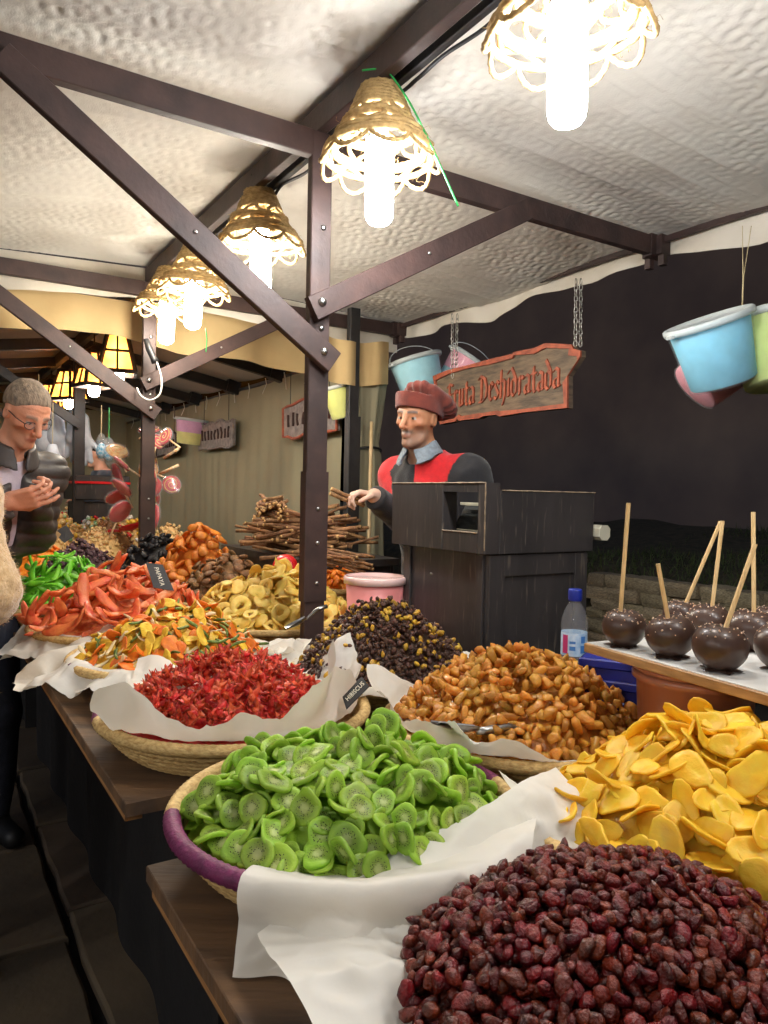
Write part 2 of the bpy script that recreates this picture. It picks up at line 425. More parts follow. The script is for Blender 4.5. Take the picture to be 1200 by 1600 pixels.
# ---------------------------------------------------------------- the next stalls down the row
nst = tag(empty('market_stall', W(6.3, RT, 0)), 'darker stall further down the row with tan valance, grey roof and khaki curtain', 'market stall')
hang_strip('end_valance', ((4.45,RT-1.75),(4.45,RT+1.45)), lambda f: 2.44, lambda f: .25+.035*math.sin(f*8+1.2)+.015*math.sin(f*23), M_tan, nst, .02)
for s in (6.3, 8.4):
    b = MB(); b.beam(W(s,RT,0), W(s,RT,2.5), .085, .06, side=dirE, up=dirD); part(b, 'post', M_wood2, nst)
for s in (5.35, 6.3, 7.35, 8.4, 9.4):
    for sg, te, ze in ((1,1.28,2.27),(-1,-1.7,2.25)):
        b = MB(); b.beam(W(s,RT+sg*.03,2.50), W(s,RT+te,ze), .05, .085, side=dirD); part(b, 'rafter', M_wood2, nst)
    b = MB(); b.beam(W(s,RT+1.22,2.29), W(s,RT+1.33,2.262), .08, .11, side=dirD); part(b, 'bracket', M_wood2, nst)
for s in (6.3, 8.4):
    b = MB(); b.beam(W(s-.05,RT,1.85), W(s-.05,RT-.8,2.38), .04, .07, side=dirD); part(b, 'brace', M_wood2, nst)
b = MB(); b.beam(W(4.5,RT,2.52), W(10.4,RT,2.52), .05, .09, side=dirE); part(b, 'ridge_beam', M_wood2, nst)
V = []; Fc = []
for i in range(60):
    s = 4.46+6*i/59
    for (t,z) in ((-1.75,2.29),(-.8,2.47),(0,2.60),(.65,2.46),(1.33,2.33)):
        V.append(W(s, RT+t, z-.03*math.sin(((s-4.2)/1.05)%1*PI)*(1 if t else 0)))
o = link('roof_cloth', mesh('roof_cloth', V, gridf(60,5), M_grey)); under(o, nst)
# back curtain with soft folds and ties
V = []; n = 300; nzc = 14
for i in range(n):
    s = 4.32+6.1*i/(n-1)
    for j in range(nzc):
        z = 2.235*(1-j/(nzc-1)); k = j/(nzc-1)
        V.append(W(s, RT+1.31+.006*math.sin(s*13)*(.3+k)+.004*math.sin(s*29+z)+.020*math.sin(s*3-z*1.5), z))
o = link('back_curtain', mesh('back_curtain', V, gridf(n,nzc), M_khaki)); under(o, nst)
b = MB(); b.beam(W(4.3,RT+1.33,2.25), W(10.4,RT+1.33,2.25), .03, .03, side=dirE); part(b, 'curtain_rail', M_wood2, nst)
M_tie = pm('cable_tie', lin(220,216,200), None, 10, .5)
for k in range(16):
    s = 4.5+k*.36; b = MB(); p = W(s,RT+1.28,2.27)
    b.tube([p, p+Vector((.01,0,-.05)), p+Vector((-.02+.02*(k%3),-.01,-.13))], .004, 5); part(b, 'tie', M_tie, nst)
V = []
for i in range(40):
    t = -1.8+4.2*i/39
    for j in range(8): V.append(W(10.42+.03*math.sin(t*9), RT+t, 2.4*(1-j/7)))
o = link('end_curtain', mesh('end_curtain', V, gridf(40,8), M_khaki)); under(o, nst)
# corner post at the back of the next stall with gathered curtain
b = MB(); b.beam(W(4.02,RT+1.20,0), W(4.02,RT+1.20,2.5), .07, .05, side=dirE, up=dirD); part(b, 'corner_post', M_wood2, nst)
b = MB(); b.beam(W(4.0,RT+1.195,0), W(4.0,RT+1.195,1.83), .085, .06, side=dirE, up=dirD); part(b, 'post_sleeve', M_wood2, nst)
V = []; n = 64; nz_ = 30
for i in range(n):
    f = i/(n-1); a = f*2*PI
    for j in range(nz_):
        z = 2.12*(1-j/(nz_-1)); w = .13+.05*abs(z-1.62)**.8 if z < 1.62 else .10+.16*(z-1.62)
        w *= (1+.16*math.sin(a*7)+.07*math.sin(a*13+z))
        V.append(W(4.12+.5*w*math.cos(a), RT+1.36+.72*w*math.sin(a), z))
o = link('gathered_curtain', mesh('gathered_curtain', V, gridf(n,nz_), M_khaki)); under(o, nst)
b = MB(); b.tube([W(4.12+.09*math.cos(a), RT+1.36+.105*math.sin(a), 1.62-.03*math.cos(a)) for a in np.linspace(0,2*PI,24,endpoint=False)], .008, 6, closed=True); part(b, 'tie_rope', M_wood2, nst)
V = []
for i in range(30):
    t = RT+1.02+.44*i/29
    for j in range(6): V.append(W(4.0+.02*math.sin(t*30), t, 2.31-.27*j/5-.02*math.sin(t*9)))
o = link('flap', mesh('flap', V, gridf(30,6), M_tan)); under(o, nst)
# pole leaning beside the curtain
b = MB(); b.tube([W(3.86,2.33,.0), W(3.93,2.38,1.80)], .011, 8)
tag(b.build('pole', pm('pale_pole', lin(196,170,130), lin(170,146,108), 8, .6), None, True), 'thin pale wooden pole leaning by the tied khaki curtain', 'pole')
# ================================================================= rope lamps under the ridge
M_rope = pm('jute_rope', lin(190,160,108), lin(148,120,76), 60, .85, .6, 220, translucent=.08)
M_bulb = pm('led_bulb', lin(255,255,255), lin(255,255,255), 5, .3, emit=((.985,.99,1.0,1), BULB))
M_bulbw = pm('warm_led_bulb', lin(255,255,255), lin(255,255,255), 5, .3, emit=((1.0,.93,.80,1), BULB*.95))
M_sock = pm('lamp_socket', lin(230,228,220), lin(214,210,200), 9, .4)
M_cable = pm('black_cable', lin(26,26,28), lin(18,18,20), 9, .5)
M_green = pm('green_cord', lin(40,170,80), lin(30,140,64), 9, .5)
def ring_pts(r, z, n, wob=0., seed=0, dz=0.):
    rs = random.Random(seed); a0 = rs.uniform(0,6.28)
    return [(r*(1+wob*math.sin(3*a+a0))*math.cos(a), r*(1+wob*math.sin(2*a+a0*2))*math.sin(a), z+dz*math.sin(2*a+a0)) for a in np.linspace(0,2*PI,n,endpoint=False)]
def zig(r0,z0,r1,z1,k,n,seed,sharp=1.):
    pts = []; rs = random.Random(seed); ph = rs.uniform(0,6.28)
    for i in range(n):
        a = 2*PI*i/n; f = .5-.5*math.cos(a*k+ph); f = f**sharp
        pts.append(((r0+(r1-r0)*f)*math.cos(a+.10*math.sin(a*k*2+ph)), (r0+(r1-r0)*f)*math.sin(a+.10*math.sin(a*k*2+ph)), z0+(z1-z0)*f+.004*math.sin(a*5+ph)))
    return pts
def scallop(r0,z0,r1,z1,k,n,seed):
    pts = []; ph = random.Random(seed).uniform(0,6.28)
    for i in range(n):
        a = 2*PI*i/n; f = abs(math.sin((a*k+ph)/2))**.75
        pts.append(((r0+(r1-r0)*f)*math.cos(a), (r0+(r1-r0)*f)*math.sin(a), z0+(z1-z0)*f))
    return pts
def make_lamp(seed, mb):
    rs = random.Random(seed); q_ = .74
    root = empty('rope_lamp', (0,0,0))
    rp = dict(n=7, closed=True, twist=320., lobe=.20)
    b = MB()
    for i in range(7): b.tube(ring_pts(.052+.0048*i, -.012-.0112*i, 44, .02, seed+i, .002), .0078, **rp)
    b.disc((0,0,-.010), .052, 24)
    b.build('cap_coil', M_rope, root, True)
    b = MB()
    for r, z in ((.102,-.118),(.134,-.166),(.155,-.198)):
        b.tube(ring_pts(r, z, 70, .03, seed+int(r*1000), .006), .0085, **rp)
        if r < .14: b.tube(ring_pts(r+.002, z-.013, 70, .03, seed+int(r*1000), .006), .0075, **rp)
    b.build('rope_ring', M_rope, root, True)
    b = MB()
    b.tube(zig(.082,-.084,.104,-.118,7,120,seed+1), .0066, **rp)
    b.tube(zig(.104,-.128,.134,-.164,8,140,seed+2), .0066, **rp)
    b.tube(zig(.136,-.176,.155,-.198,8,140,seed+5), .0066, **rp)
    b.build('rope_lattice', M_rope, root, True)
    b = MB(); b.tube(scallop(.152,-.200,.170,-.238,9,180,seed+3), .0060, **rp)
    b.build('rope_scallop', M_rope, root, True)
    # loose jute fibres
    b = MB()
    for k in range(70):
        a = rs.uniform(0,6.28); f = rs.random(); r = .08+.08*f; z = -.10-.11*f
        p = Vector((r*math.cos(a), r*math.sin(a), z)); q = [p]
        for j in range(4):
            p = p+Vector((rs.uniform(-.012,.012)+.004*math.cos(a), rs.uniform(-.012,.012)+.004*math.sin(a), rs.uniform(-.012,.010))); q.append(p)
        b.tube(q, .0005, 3, cap=False)
    stuff(b.build('loose_fibre', M_rope, root, True))
    b = MB()
    prof = [(.0001,-.395),(.016,-.394),(.029,-.388),(.037,-.377),(.040,-.362),(.040,-.165),(.036,-.155),(.026,-.150)]
    b.lathe(prof[::-1], 28); b.build('bulb', mb, root, True)
    b = MB(); b.lathe([(.026,-.150),(.024,-.12),(.022,-.075),(.018,-.03),(.008,-.018),(.0001,-.018)][::-1], 20); b.build('socket', M_sock, root, True)
    b = MB(); b.tube([(0,0,-.02),(.003,.002,.02),(-.004,0,.05),(0,0,.075)], .0045, 6)
    b.tube([(.0,.0,.01),(.018,.006,.03),(.03,.0,.055),(.01,.01,.075)], .003, 5)
    b.build('cable', M_cable, root, True)
    return root
LAMPS = [(1.095,'nearest jute rope lamp hanging at the top right of the picture'),(1.81,'jute rope lamp hanging beside the near stall post, second from the right'),
         (2.68,'jute rope lamp between the two stall posts, left of the near post'),(3.44,'jute rope lamp half hidden behind the long diagonal brace'),
         (3.87,'farthest jute rope lamp, hanging right beside the far stall post'),(.33,'jute rope lamp on the near ridge, first one outside the picture at right'),(-.38,'jute rope lamp at the very end of the ridge beside the viewer')]
protos = [make_lamp(5, M_bulb), make_lamp(36, M_bulbw)]
used_ = set()
for i,(s,lab) in enumerate(LAMPS):
    k_ = 1 if i in (2,3,4) else 0
    r_ = copy_tree(protos[k_]) if k_ in used_ else protos[k_]; used_.add(k_)
    r_.location = W(s, RT+.012, 2.503); r_.rotation_euler = (R([2,-1.5,1,2,-2,0,1][i]), R([-2,2,1.5,0,1,0,1][i]), R([10,70,200,130,300,0,50][i]))
    tag(r_, lab, 'lamp', 'jute rope lamps hung along the ridge')
# unseen stall added across the aisle; its rope lamps give frontal light
OT = -2.35
ost = tag(empty('market_stall', W(.4,OT,0)), 'unseen stall added across the aisle to carry lamps for frontal light', 'market stall')
for s_ in (-1.9,.0,2.1):
    b = MB(); b.beam(W(s_,OT,0), W(s_,OT,2.52), .072, .034, side=dirE, up=dirD, ch=.003); part(b, 'post', M_wood, ost)
    b = MB(); b.beam(W(s_,OT-1.6,2.462), W(s_,OT+1.2,2.462), .036, .082, side=dirD, ch=.003); part(b, 'cross_beam', M_wood, ost)
b = MB(); b.beam(W(-2.2,OT,2.565), W(2.4,OT,2.565), .036, .085, side=dirE, ch=.003); part(b, 'ridge_beam', M_wood, ost)
V = [W(s_,OT+t_,2.62-.06*abs(t_)+.01*math.sin(s_*5+t_*3)) for s_ in np.linspace(-2.3,2.5,30) for t_ in np.linspace(-1.65,1.25,20)]
o = link('roof_cloth', mesh('roof_cloth', V, gridf(30,20), M_cloth)); under(o, ost)
for i,(s,lab) in enumerate(((-1.0,'added rope lamp for frontal light, nearest the near end of the unseen stall'),(.35,'added rope lamp for frontal light in the middle of the unseen stall'),(1.5,'added rope lamp for frontal light on the unseen stall, nearest the fleece coat'))):
    r_ = copy_tree(protos[0]); r_.location = W(s,OT+.012,2.523); tag(r_, lab, 'lamp', 'added jute rope lamps of the unseen stall across the aisle')
# cables and the green cord tied to the ridge
b = MB(); pts = []
for i in range(160):
    s = -.6+4.8*i/159; pts.append(W(s, RT+.066+.008*math.sin(s*19), 2.50-.012*abs(math.sin(s*7.3))))
b.tube(pts, .006, 6); tag(b.build('power_cable', M_cable, None, True), 'thin black power cable running along the ridge beam between the lamps', 'cable')
def cord(name, pts, r, m, lab, cat, grp=None, n=5):
    b = MB(); P = [Vector(p) for p in pts]; Q = []
    for i in range(len(P)-1):
        p0 = P[max(i-1,0)]; p1 = P[i]; p2 = P[i+1]; p3 = P[min(i+2,len(P)-1)]
        for k in range(6):
            t = k/6; Q.append(.5*((2*p1)+(p2-p0)*t+(2*p0-5*p1+4*p2-p3)*t*t+(3*p1-p0-3*p2+p3)*t**3))
    Q.append(P[-1]); b.tube(Q, r, n); return tag(b.build(name, m, None, True), lab, cat, grp)
cord('dangling_cord', [at_d(566,110,2.1),at_d(590,108,2.08),at_d(606,112,2.06),at_d(640,160,2.04),at_d(675,230,2.03),at_d(716,322,2.03)], .0028, M_green, 'bright green cord dangling from the ridge beside the second lamp', 'cord')
cord('dangling_cord', [W(3.40,RT+.05,2.11),W(3.395,RT+.055,2.06),W(3.39,RT+.05,2.0)], .0028, M_green, 'short green cord dangling below the lamp behind the brace', 'cord')
# inspection socket hanging at the far post
cord('white_cable', [at_d(243,560,4.0),at_d(252,590,4.0),at_d(250,615,4.0),at_d(235,625,4.0),at_d(220,618,4.0),at_d(214,606,4.02)], .005, M_sock, 'white loop of cable hanging beside the far stall post', 'cable')
b = MB(); b.tube([at_d(228,530,4.0), at_d(233,545,4.0), at_d(240,560,4.0), at_d(243,566,4.0)], [.014,.018,.018,.022], 10)
tag(b.build('cable_coupling', M_cable, None, True), 'black cable coupling hanging at the top of the white cable loop', 'plug')
# ================================================================= tables
TZ = .80
M_board = pm('worn_table_board', lin(112,84,58), lin(66,50,38), 7, .68, .5, 45, stretch=(.35,3,1))
M_skirt = pm('black_skirt_cloth', lin(24,23,25), lin(16,15,17), 6, .9, .3, 40)
M_ply = pm('plywood_edge', lin(168,122,72), lin(120,84,50), 30, .7, stretch=(.3,.3,6))
def table(name, s0, s1, t0, t1, lab, ang=0., boards=3):
    root = tag(empty(name, W((s0+s1)/2,(t0+t1)/2,0)), lab, 'table')
    n = boards; w = (t1-t0)/n
    for k in range(n):
        b = MB(); b.beam(W(s0+.004*(k%2),t0+w*(k+.5),TZ-.012), W(s1,t0+w*(k+.5),TZ-.012), .024, w-.003, side=(0,0,1), ch=.0015)
        part(b, 'board', M_board, root)
    b = MB(); b.beam(W(s0+.02,t0+.02,TZ-.032), W(s1-.02,t0+.02,TZ-.032), .03, .014, side=dirE, ch=.001); part(b, 'edge_batten', M_ply, root)
    for (a,bn) in (((s0+.12,t0+.22),(s1-.05,t0+.22)), ((s0+.12,t0+.22),(s0+.12,t1-.1))):
        V = []; ln = math.hypot(bn[0]-a[0], bn[1]-a[1]); N = int(ln/.03)+2
        for i in range(N):
            f = i/(N-1); s = a[0]+(bn[0]-a[0])*f; t = a[1]+(bn[1]-a[1])*f
            for j in range(5):
                g_ = j/4; w_ = .012*g_*math.sin(f*ln*14)
                V.append(W(s-w_*(bn[1]-a[1])/ln, t+w_*(bn[0]-a[0])/ln, (TZ-.026)*(1-g_)+.003*g_))
        o = link('skirt', mesh('skirt', V, gridf(N,5), M_skirt)); under(o, root)
    for (s,t) in ((s0+.2,t0+.3),(s1-.2,t0+.3),(s0+.2,t1-.15),(s1-.2,t1-.15)):
        b = MB(); b.beam(W(s,t,0), W(s,t,TZ-.025), .05, .05, side=dirE, up=dirD); part(b, 'leg', M_wood2, root)
    return root
table('trestle_table', 1.318, 4.30, .31, 1.42, 'long dark wooden table carrying the farther rows of fruit baskets')
table('trestle_table', -.55, 1.085, .285, 1.60, 'near dark wooden table under the kiwi and cranberry baskets')
table('trestle_table', 4.42, 8.6, .30, 1.35, 'dark sweets table of the next stall beyond the far post')

# ================================================================= baskets
M_straw = pm('straw_coil', lin(214,184,124), lin(170,134,80), 90, .75, .5, 160, stretch=(1,1,2.2))
M_purple = pm('purple_raffia', lin(116,40,84), lin(84,28,62), 60, .6, .5, 160)
M_teal = pm('teal_raffia', lin(34,112,100), lin(24,84,78), 60, .6, .5, 160)
def basket_mesh(Rr, h=.088, purple=()):
    # coiled bowl: bundles of straw wound in rings, each wrapped crosswise
    n = 168; prof = []
    coils = 6; base = Rr*.72
    for c in range(coils):
        f = (c+.5)/coils; rr = base+(Rr-.012-base)*f**.65; zz = .006+(h-.022)*f
        q = (h-.022)/coils*.62
        for k in range(5):
            a = -PI/2+PI*k/4*.98; prof.append((rr+math.cos(a)*q*.9, zz+math.sin(a)*q))
    V = []; Fc = []
    for i,(r,z) in enumerate(prof):
        c = i//5
        for k in range(n):
            a = 2*PI*k/n; w = .0011*(1 if (k+c)%2 else -1)
            V.append(((r+w)*math.cos(a), (r+w)*math.sin(a), z))
    m = len(prof)
    for i in range(m-1):
        for k in range(n): Fc.append((i*n+k, i*n+(k+1)%n, (i+1)*n+(k+1)%n, (i+1)*n+k))
    # inside
    ins = [(Rr-.02,h-.02),(Rr*.9,h*.45),(Rr*.72,.014),(.001,.012)]
    o = len(V)
    for r,z in ins:
        for k in range(n): a = 2*PI*k/n; V.append((r*math.cos(a), r*math.sin(a), z))
    for i in range(len(ins)-1):
        for k in range(n): Fc.append((o+i*n+k, o+i*n+(k+1)%n, o+(i+1)*n+(k+1)%n, o+(i+1)*n+k))
    bowl = mesh('bowl', V, Fc, M_straw)
    V = []; Fc = []; mi = []; N = 260; q = 9
    for k in range(N):
        a = 2*PI*k/N; rr = .0125+(.0009 if k%2 else -.0005)
        for j in range(q):
            c = 2*PI*j/q; V.append(((Rr-.008+rr*math.cos(c))*math.cos(a), (Rr-.008+rr*math.cos(c))*math.sin(a), h-.012+rr*math.sin(c)))
    for k in range(N):
        ang = math.degrees(2*PI*k/N); s = 0
        for (p0,p1,w) in purple:
            if (ang-p0)%360 < (p1-p0): s = w
        for j in range(q):
            Fc.append((k*q+j, ((k+1)%N)*q+j, ((k+1)%N)*q+(j+1)%q, k*q+(j+1)%q)); mi.append(s)
    rim = mesh('rim', V, Fc, None, True, [M_straw,M_purple,M_teal], mi)
    return bowl, rim
def basket(x, y, Rr, lab, purple=(), z=TZ, h=.088):
    r_ = tag(empty('straw_basket', (x,y,z)), lab, 'basket', 'round straw baskets on the fruit tables')
    bo, ri = basket_mesh(Rr, h, purple); link('bowl', bo, None, r_); link('rim', ri, None, r_); return r_
# ================================================================= baking paper
M_paper = pm('baking_paper', lin(240,235,224), lin(230,224,210), 5, .55, .6, 16, translucent=.3)
def crumple(P, amp, seed):
    f1 = np.abs(sinnoise(P, 26, seed, 1)); f2 = np.abs(sinnoise(P, 75, seed+5, 2))
    return amp*(1.5-2.6*f1-1.0*f2)
def paper(lab, cx, cy, Rr, rz, a, b, rot, elev, seed, off=(0,0), n=72, depth=.05, amp=.006, flo=None, cr=1., sr=.05):
    U, Vv = np.meshgrid(np.linspace(-1,1,n), np.linspace(-1,1,n), indexing='ij'); U = U.ravel(); Vv = Vv.ravel()
    c_, s_ = math.cos(rot), math.sin(rot)
    # slightly torn, not quite straight edges
    ed = 1+.02*np.sin(U*9+seed)*np.sin(Vv*7+seed*2)
    X = (U*a*c_-Vv*b*s_)*ed+off[0]; Y = (U*a*s_+Vv*b*c_)*ed+off[1]
    rad = np.hypot(X,Y)+1e-9; th = np.arctan2(Y,X)
    ang = np.array([q[0] for q in elev]); ev = np.array([q[1] for q in elev]); o_ = np.argsort(ang%360); ang = (ang%360)[o_]; ev = ev[o_]
    el = np.interp(np.degrees(th)%360, np.concatenate([ang-360,ang,ang+360]), np.concatenate([ev,ev,ev]))
    el = np.radians(el + 9*np.sin(th*9+seed) + 6*np.sin(th*17+seed*3))
    ex = np.clip(rad-Rr, 0, None)
    soft = np.clip(ex/sr, 0, 1)
    e2 = el*soft
    r2 = np.where(ex>0, Rr+ex*np.cos(e2), rad); z = np.where(ex>0, rz+.004+ex*np.sin(e2), rz+.004-depth*(1-np.clip(rad/Rr,0,1)**2))
    z = z + crumple(np.stack([X,Y],1), amp, seed)*np.clip(.25+ex/.06,0,1)
    r2 = r2 + .5*amp*sinnoise(np.stack([X,Y],1), 30, seed+9, 2)*soft
    fl = (TZ if flo is None else flo)+.004+.004*np.abs(sinnoise(np.stack([X,Y],1), 25, seed+3, 2))
    z = np.maximum(z, fl)
    V = np.stack([cx+r2*np.cos(th), cy+r2*np.sin(th), z], 1)
    o = link('baking_paper', mesh('baking_paper', V, gridf(n,n), M_paper))
    return tag(o, lab, 'paper', 'sheets of white baking paper lining the baskets')
def patch(lab, corners, seed, sag=.03, n=80, amp=.008, bend=0.):
    A,B,C,Dd = [np.array(c) for c in corners]
    U, Vv = np.meshgrid(np.linspace(0,1,n), np.linspace(0,1,n), indexing='ij'); U = U.ravel()[:,None]; Vv = Vv.ravel()[:,None]
    P = (A*(1-U)*(1-Vv)+B*(1-U)*Vv+C*U*Vv+Dd*U*(1-Vv))
    P[:,2] -= sag*(np.sin(U*PI)*np.sin(Vv*PI))[:,0]
    ew = .25+.75*np.minimum(np.minimum(U,1-U),np.minimum(Vv,1-Vv))[:,0]*4
    P[:,2] += crumple(P[:,:2], amp, seed)*np.clip(ew,0,1) + bend*(np.sin(U*9+Vv*4)*.5+np.sin(Vv*13-U*5)*.4)[:,0]*.01
    P[:,:2] += (.004*sinnoise(P, 25, seed+2, 2))[:,None]*np.array([[1,.7]])
    P[:,2] = np.maximum(P[:,2], TZ+.004)
    o = link('baking_paper', mesh('baking_paper', P, gridf(n,n), M_paper))
    return tag(o, lab, 'paper', 'sheets of white baking paper lining the baskets')
# ================================================================= dried fruit: piece shapes
def ico(sub):
    bm = bmesh.new(); bmesh.ops.create_icosphere(bm, subdivisions=sub, radius=1.); V = np.array([v.co[:] for v in bm.verts]); Fc = [[v.index for v in f.verts] for f in bm.faces]; bm.free(); return V, Fc
ICO1 = ico(1); ICO2 = ico(2); ICO3 = ico(3)
def lump(r, seed, amp=.15, freq=2.2, sub=2, oct_=3, dent=0., bend=0., box=1.):
    V, Fc = {1:ICO1,2:ICO2,3:ICO3}[sub]; rs = np.random.RandomState(seed)
    V = np.sign(V)*np.abs(V)**box; n_ = sinnoise(V, freq, seed, oct_); P = V*(1+amp*n_)[:,None]
    if dent:
        for k in range(3):
            q = rs.normal(size=3); q /= np.linalg.norm(q); d_ = V@q; P *= (1-dent*np.clip((d_-.55)/.45,0,1))[:,None]
    P = P*np.array(r)
    if bend: P[:,2] += bend*(P[:,0]**2)/r[0]
    return P, Fc
def disc(rx, ry, th, seed, n=18, curl=(0,0), wob=.05, wav=0., sq=2., lip=0., fold=0.):
    # round-edged slice: rings of the upper face, rim, rings of the lower face
    rs = np.random.RandomState(seed); ph = rs.uniform(0,6.28,4)
    rings = [(0.0,1),(.35,1),(.7,1),(.93,.92),(1.0,.35),(1.0,-.35),(.93,-.92),(.7,-1),(.35,-1),(0.0,-1)]
    V = []; 
    for (f,h) in rings:
        for k in range(n):
            a = 2*PI*k/n; q = 1+wob*math.sin(2*a+ph[0])+wob*.7*math.sin(3*a+ph[1])+wob*.4*math.sin(5*a+ph[2])
            ca, sa = math.cos(a), math.sin(a)
            if sq != 2.: qq = (abs(ca)**sq+abs(sa)**sq)**(-1/sq); q *= qq
            x = rx*f*q*ca; y = ry*f*q*sa
            t_ = th/2*(1+lip*(f*f-.5))
            z = h*t_ + curl[0]*x*x/rx + curl[1]*y*y/ry + wav*f*f*rx*math.sin(3*a+ph[3]) + fold*abs(x)*(.6+.4*math.sin(ph[2]))
            z += th*.12*math.sin(x/rx*5+ph[1])*math.sin(y/ry*4+ph[2])
            V.append((x,y,z))
    m = len(rings); Fc = []
    for i in range(m-1):
        for k in range(n): Fc.append((i*n+k, i*n+(k+1)%n, (i+1)*n+(k+1)%n, (i+1)*n+k))
    return np.array(V), Fc
def annulus(R0, r0, th, seed, n=20, curl=.1):
    rs = np.random.RandomState(seed); ph = rs.uniform(0,6.28,4); V = []; q = 7
    for k in range(n):
        a = 2*PI*k/n; RR = R0*(1+.08*math.sin(2*a+ph[0])+.05*math.sin(3*a+ph[1]))
        for j in range(q):
            c = 2*PI*j/q; rr = r0*(1+.12*math.sin(4*a+ph[2]))
            x = (RR+rr*math.cos(c))*math.cos(a); y = (RR+rr*math.cos(c))*math.sin(a)
            V.append((x, y, th/2*math.sin(c)+curl*x*x/R0+.1*R0*math.sin(2*a+ph[3])))
    Fc = [(k*q+j, ((k+1)%n)*q+j, ((k+1)%n)*q+(j+1)%q, k*q+(j+1)%q) for k in range(n) for j in range(q)]
    return np.array(V), Fc
def strip(L, w, th, seed, n=12, bend=.3, side=.3, twist=.6, taper=.5, q=8):
    rs = np.random.RandomState(seed); V = []; ph = rs.uniform(0,6.28,4); bd = bend*rs.uniform(-1,1); sd = side*rs.uniform(-1,1); tw = twist*rs.uniform(-1,1)
    for i in range(n):
        f = i/(n-1)*2-1; e_ = (1-abs(f)**7)**.5 if abs(f) < 1 else .0
        e_ = max(e_, .48)*(1-taper*.22*(1+f))
        cx = f*L/2; cy = sd*L*f*f*.5; cz = bd*L*f*f*.5+.02*L*math.sin(f*4+ph[0]); a = tw*f
        for j in range(q):
            c = 2*PI*j/q; x = math.copysign(abs(math.cos(c))**.8, math.cos(c))*w/2*e_*(1+.1*math.sin(f*6+ph[1])); z = math.copysign(abs(math.sin(c))**.8, math.sin(c))*th/2*e_
            V.append((cx, cy+x*math.cos(a)-z*math.sin(a), cz+x*math.sin(a)+z*math.cos(a)))
    Fc = [(i*q+j, i*q+(j+1)%q, (i+1)*q+(j+1)%q, (i+1)*q+j) for i in range(n-1) for j in range(q)]
    Fc.append(tuple(range(q-1,-1,-1))); Fc.append(tuple(range((n-1)*q,n*q)))
    return np.array(V), Fc
def calyx(r, seed):
    # hibiscus flower: fleshy pointed sepals curling round a core
    rs = np.random.RandomState(seed); V = []; Fc = []
    P, Fq = lump((r*.42,r*.42,r*.36), seed, .25, 3, 1); V += list(P); Fc += [tuple(f) for f in Fq]
    ns = rs.randint(5,8)
    for k in range(ns):
        a = 2*PI*k/ns+rs.uniform(-.3,.3); L = r*rs.uniform(.8,1.25); up = rs.uniform(.1,1.3); cur = rs.uniform(-1.2,1.6); w = r*rs.uniform(.34,.55); tw = rs.uniform(-1,1)
        o = len(V); n = 5; pos = np.array([math.cos(a)*r*.2, math.sin(a)*r*.2, 0.]); el = up
        for i in range(n):
            f = i/(n-1); ww = w*(1-f**1.6)*(.75+.9*f*(1-f))+.0006
            t_ = np.array([math.cos(a)*math.cos(el), math.sin(a)*math.cos(el), math.sin(el)]); sdv = np.array([-math.sin(a), math.cos(a), tw*f]); sdv /= np.linalg.norm(sdv); nn = np.cross(t_, sdv)
            cup = .35*ww
            for (u,v) in ((-1,1.),(0,.05),(1,1.),(0,-.18)):
                V.append(pos+sdv*u*ww+nn*(cup*(abs(u))+ (v if abs(u)<.5 else 0)*r*.10))
            pos = pos+t_*L/(n-1); el += cur/(n-1)
        for i in range(n-1):
            for j in range(4): Fc.append((o+i*4+j, o+i*4+(j+1)%4, o+(i+1)*4+(j+1)%4, o+(i+1)*4+j))
    return np.array(V), Fc

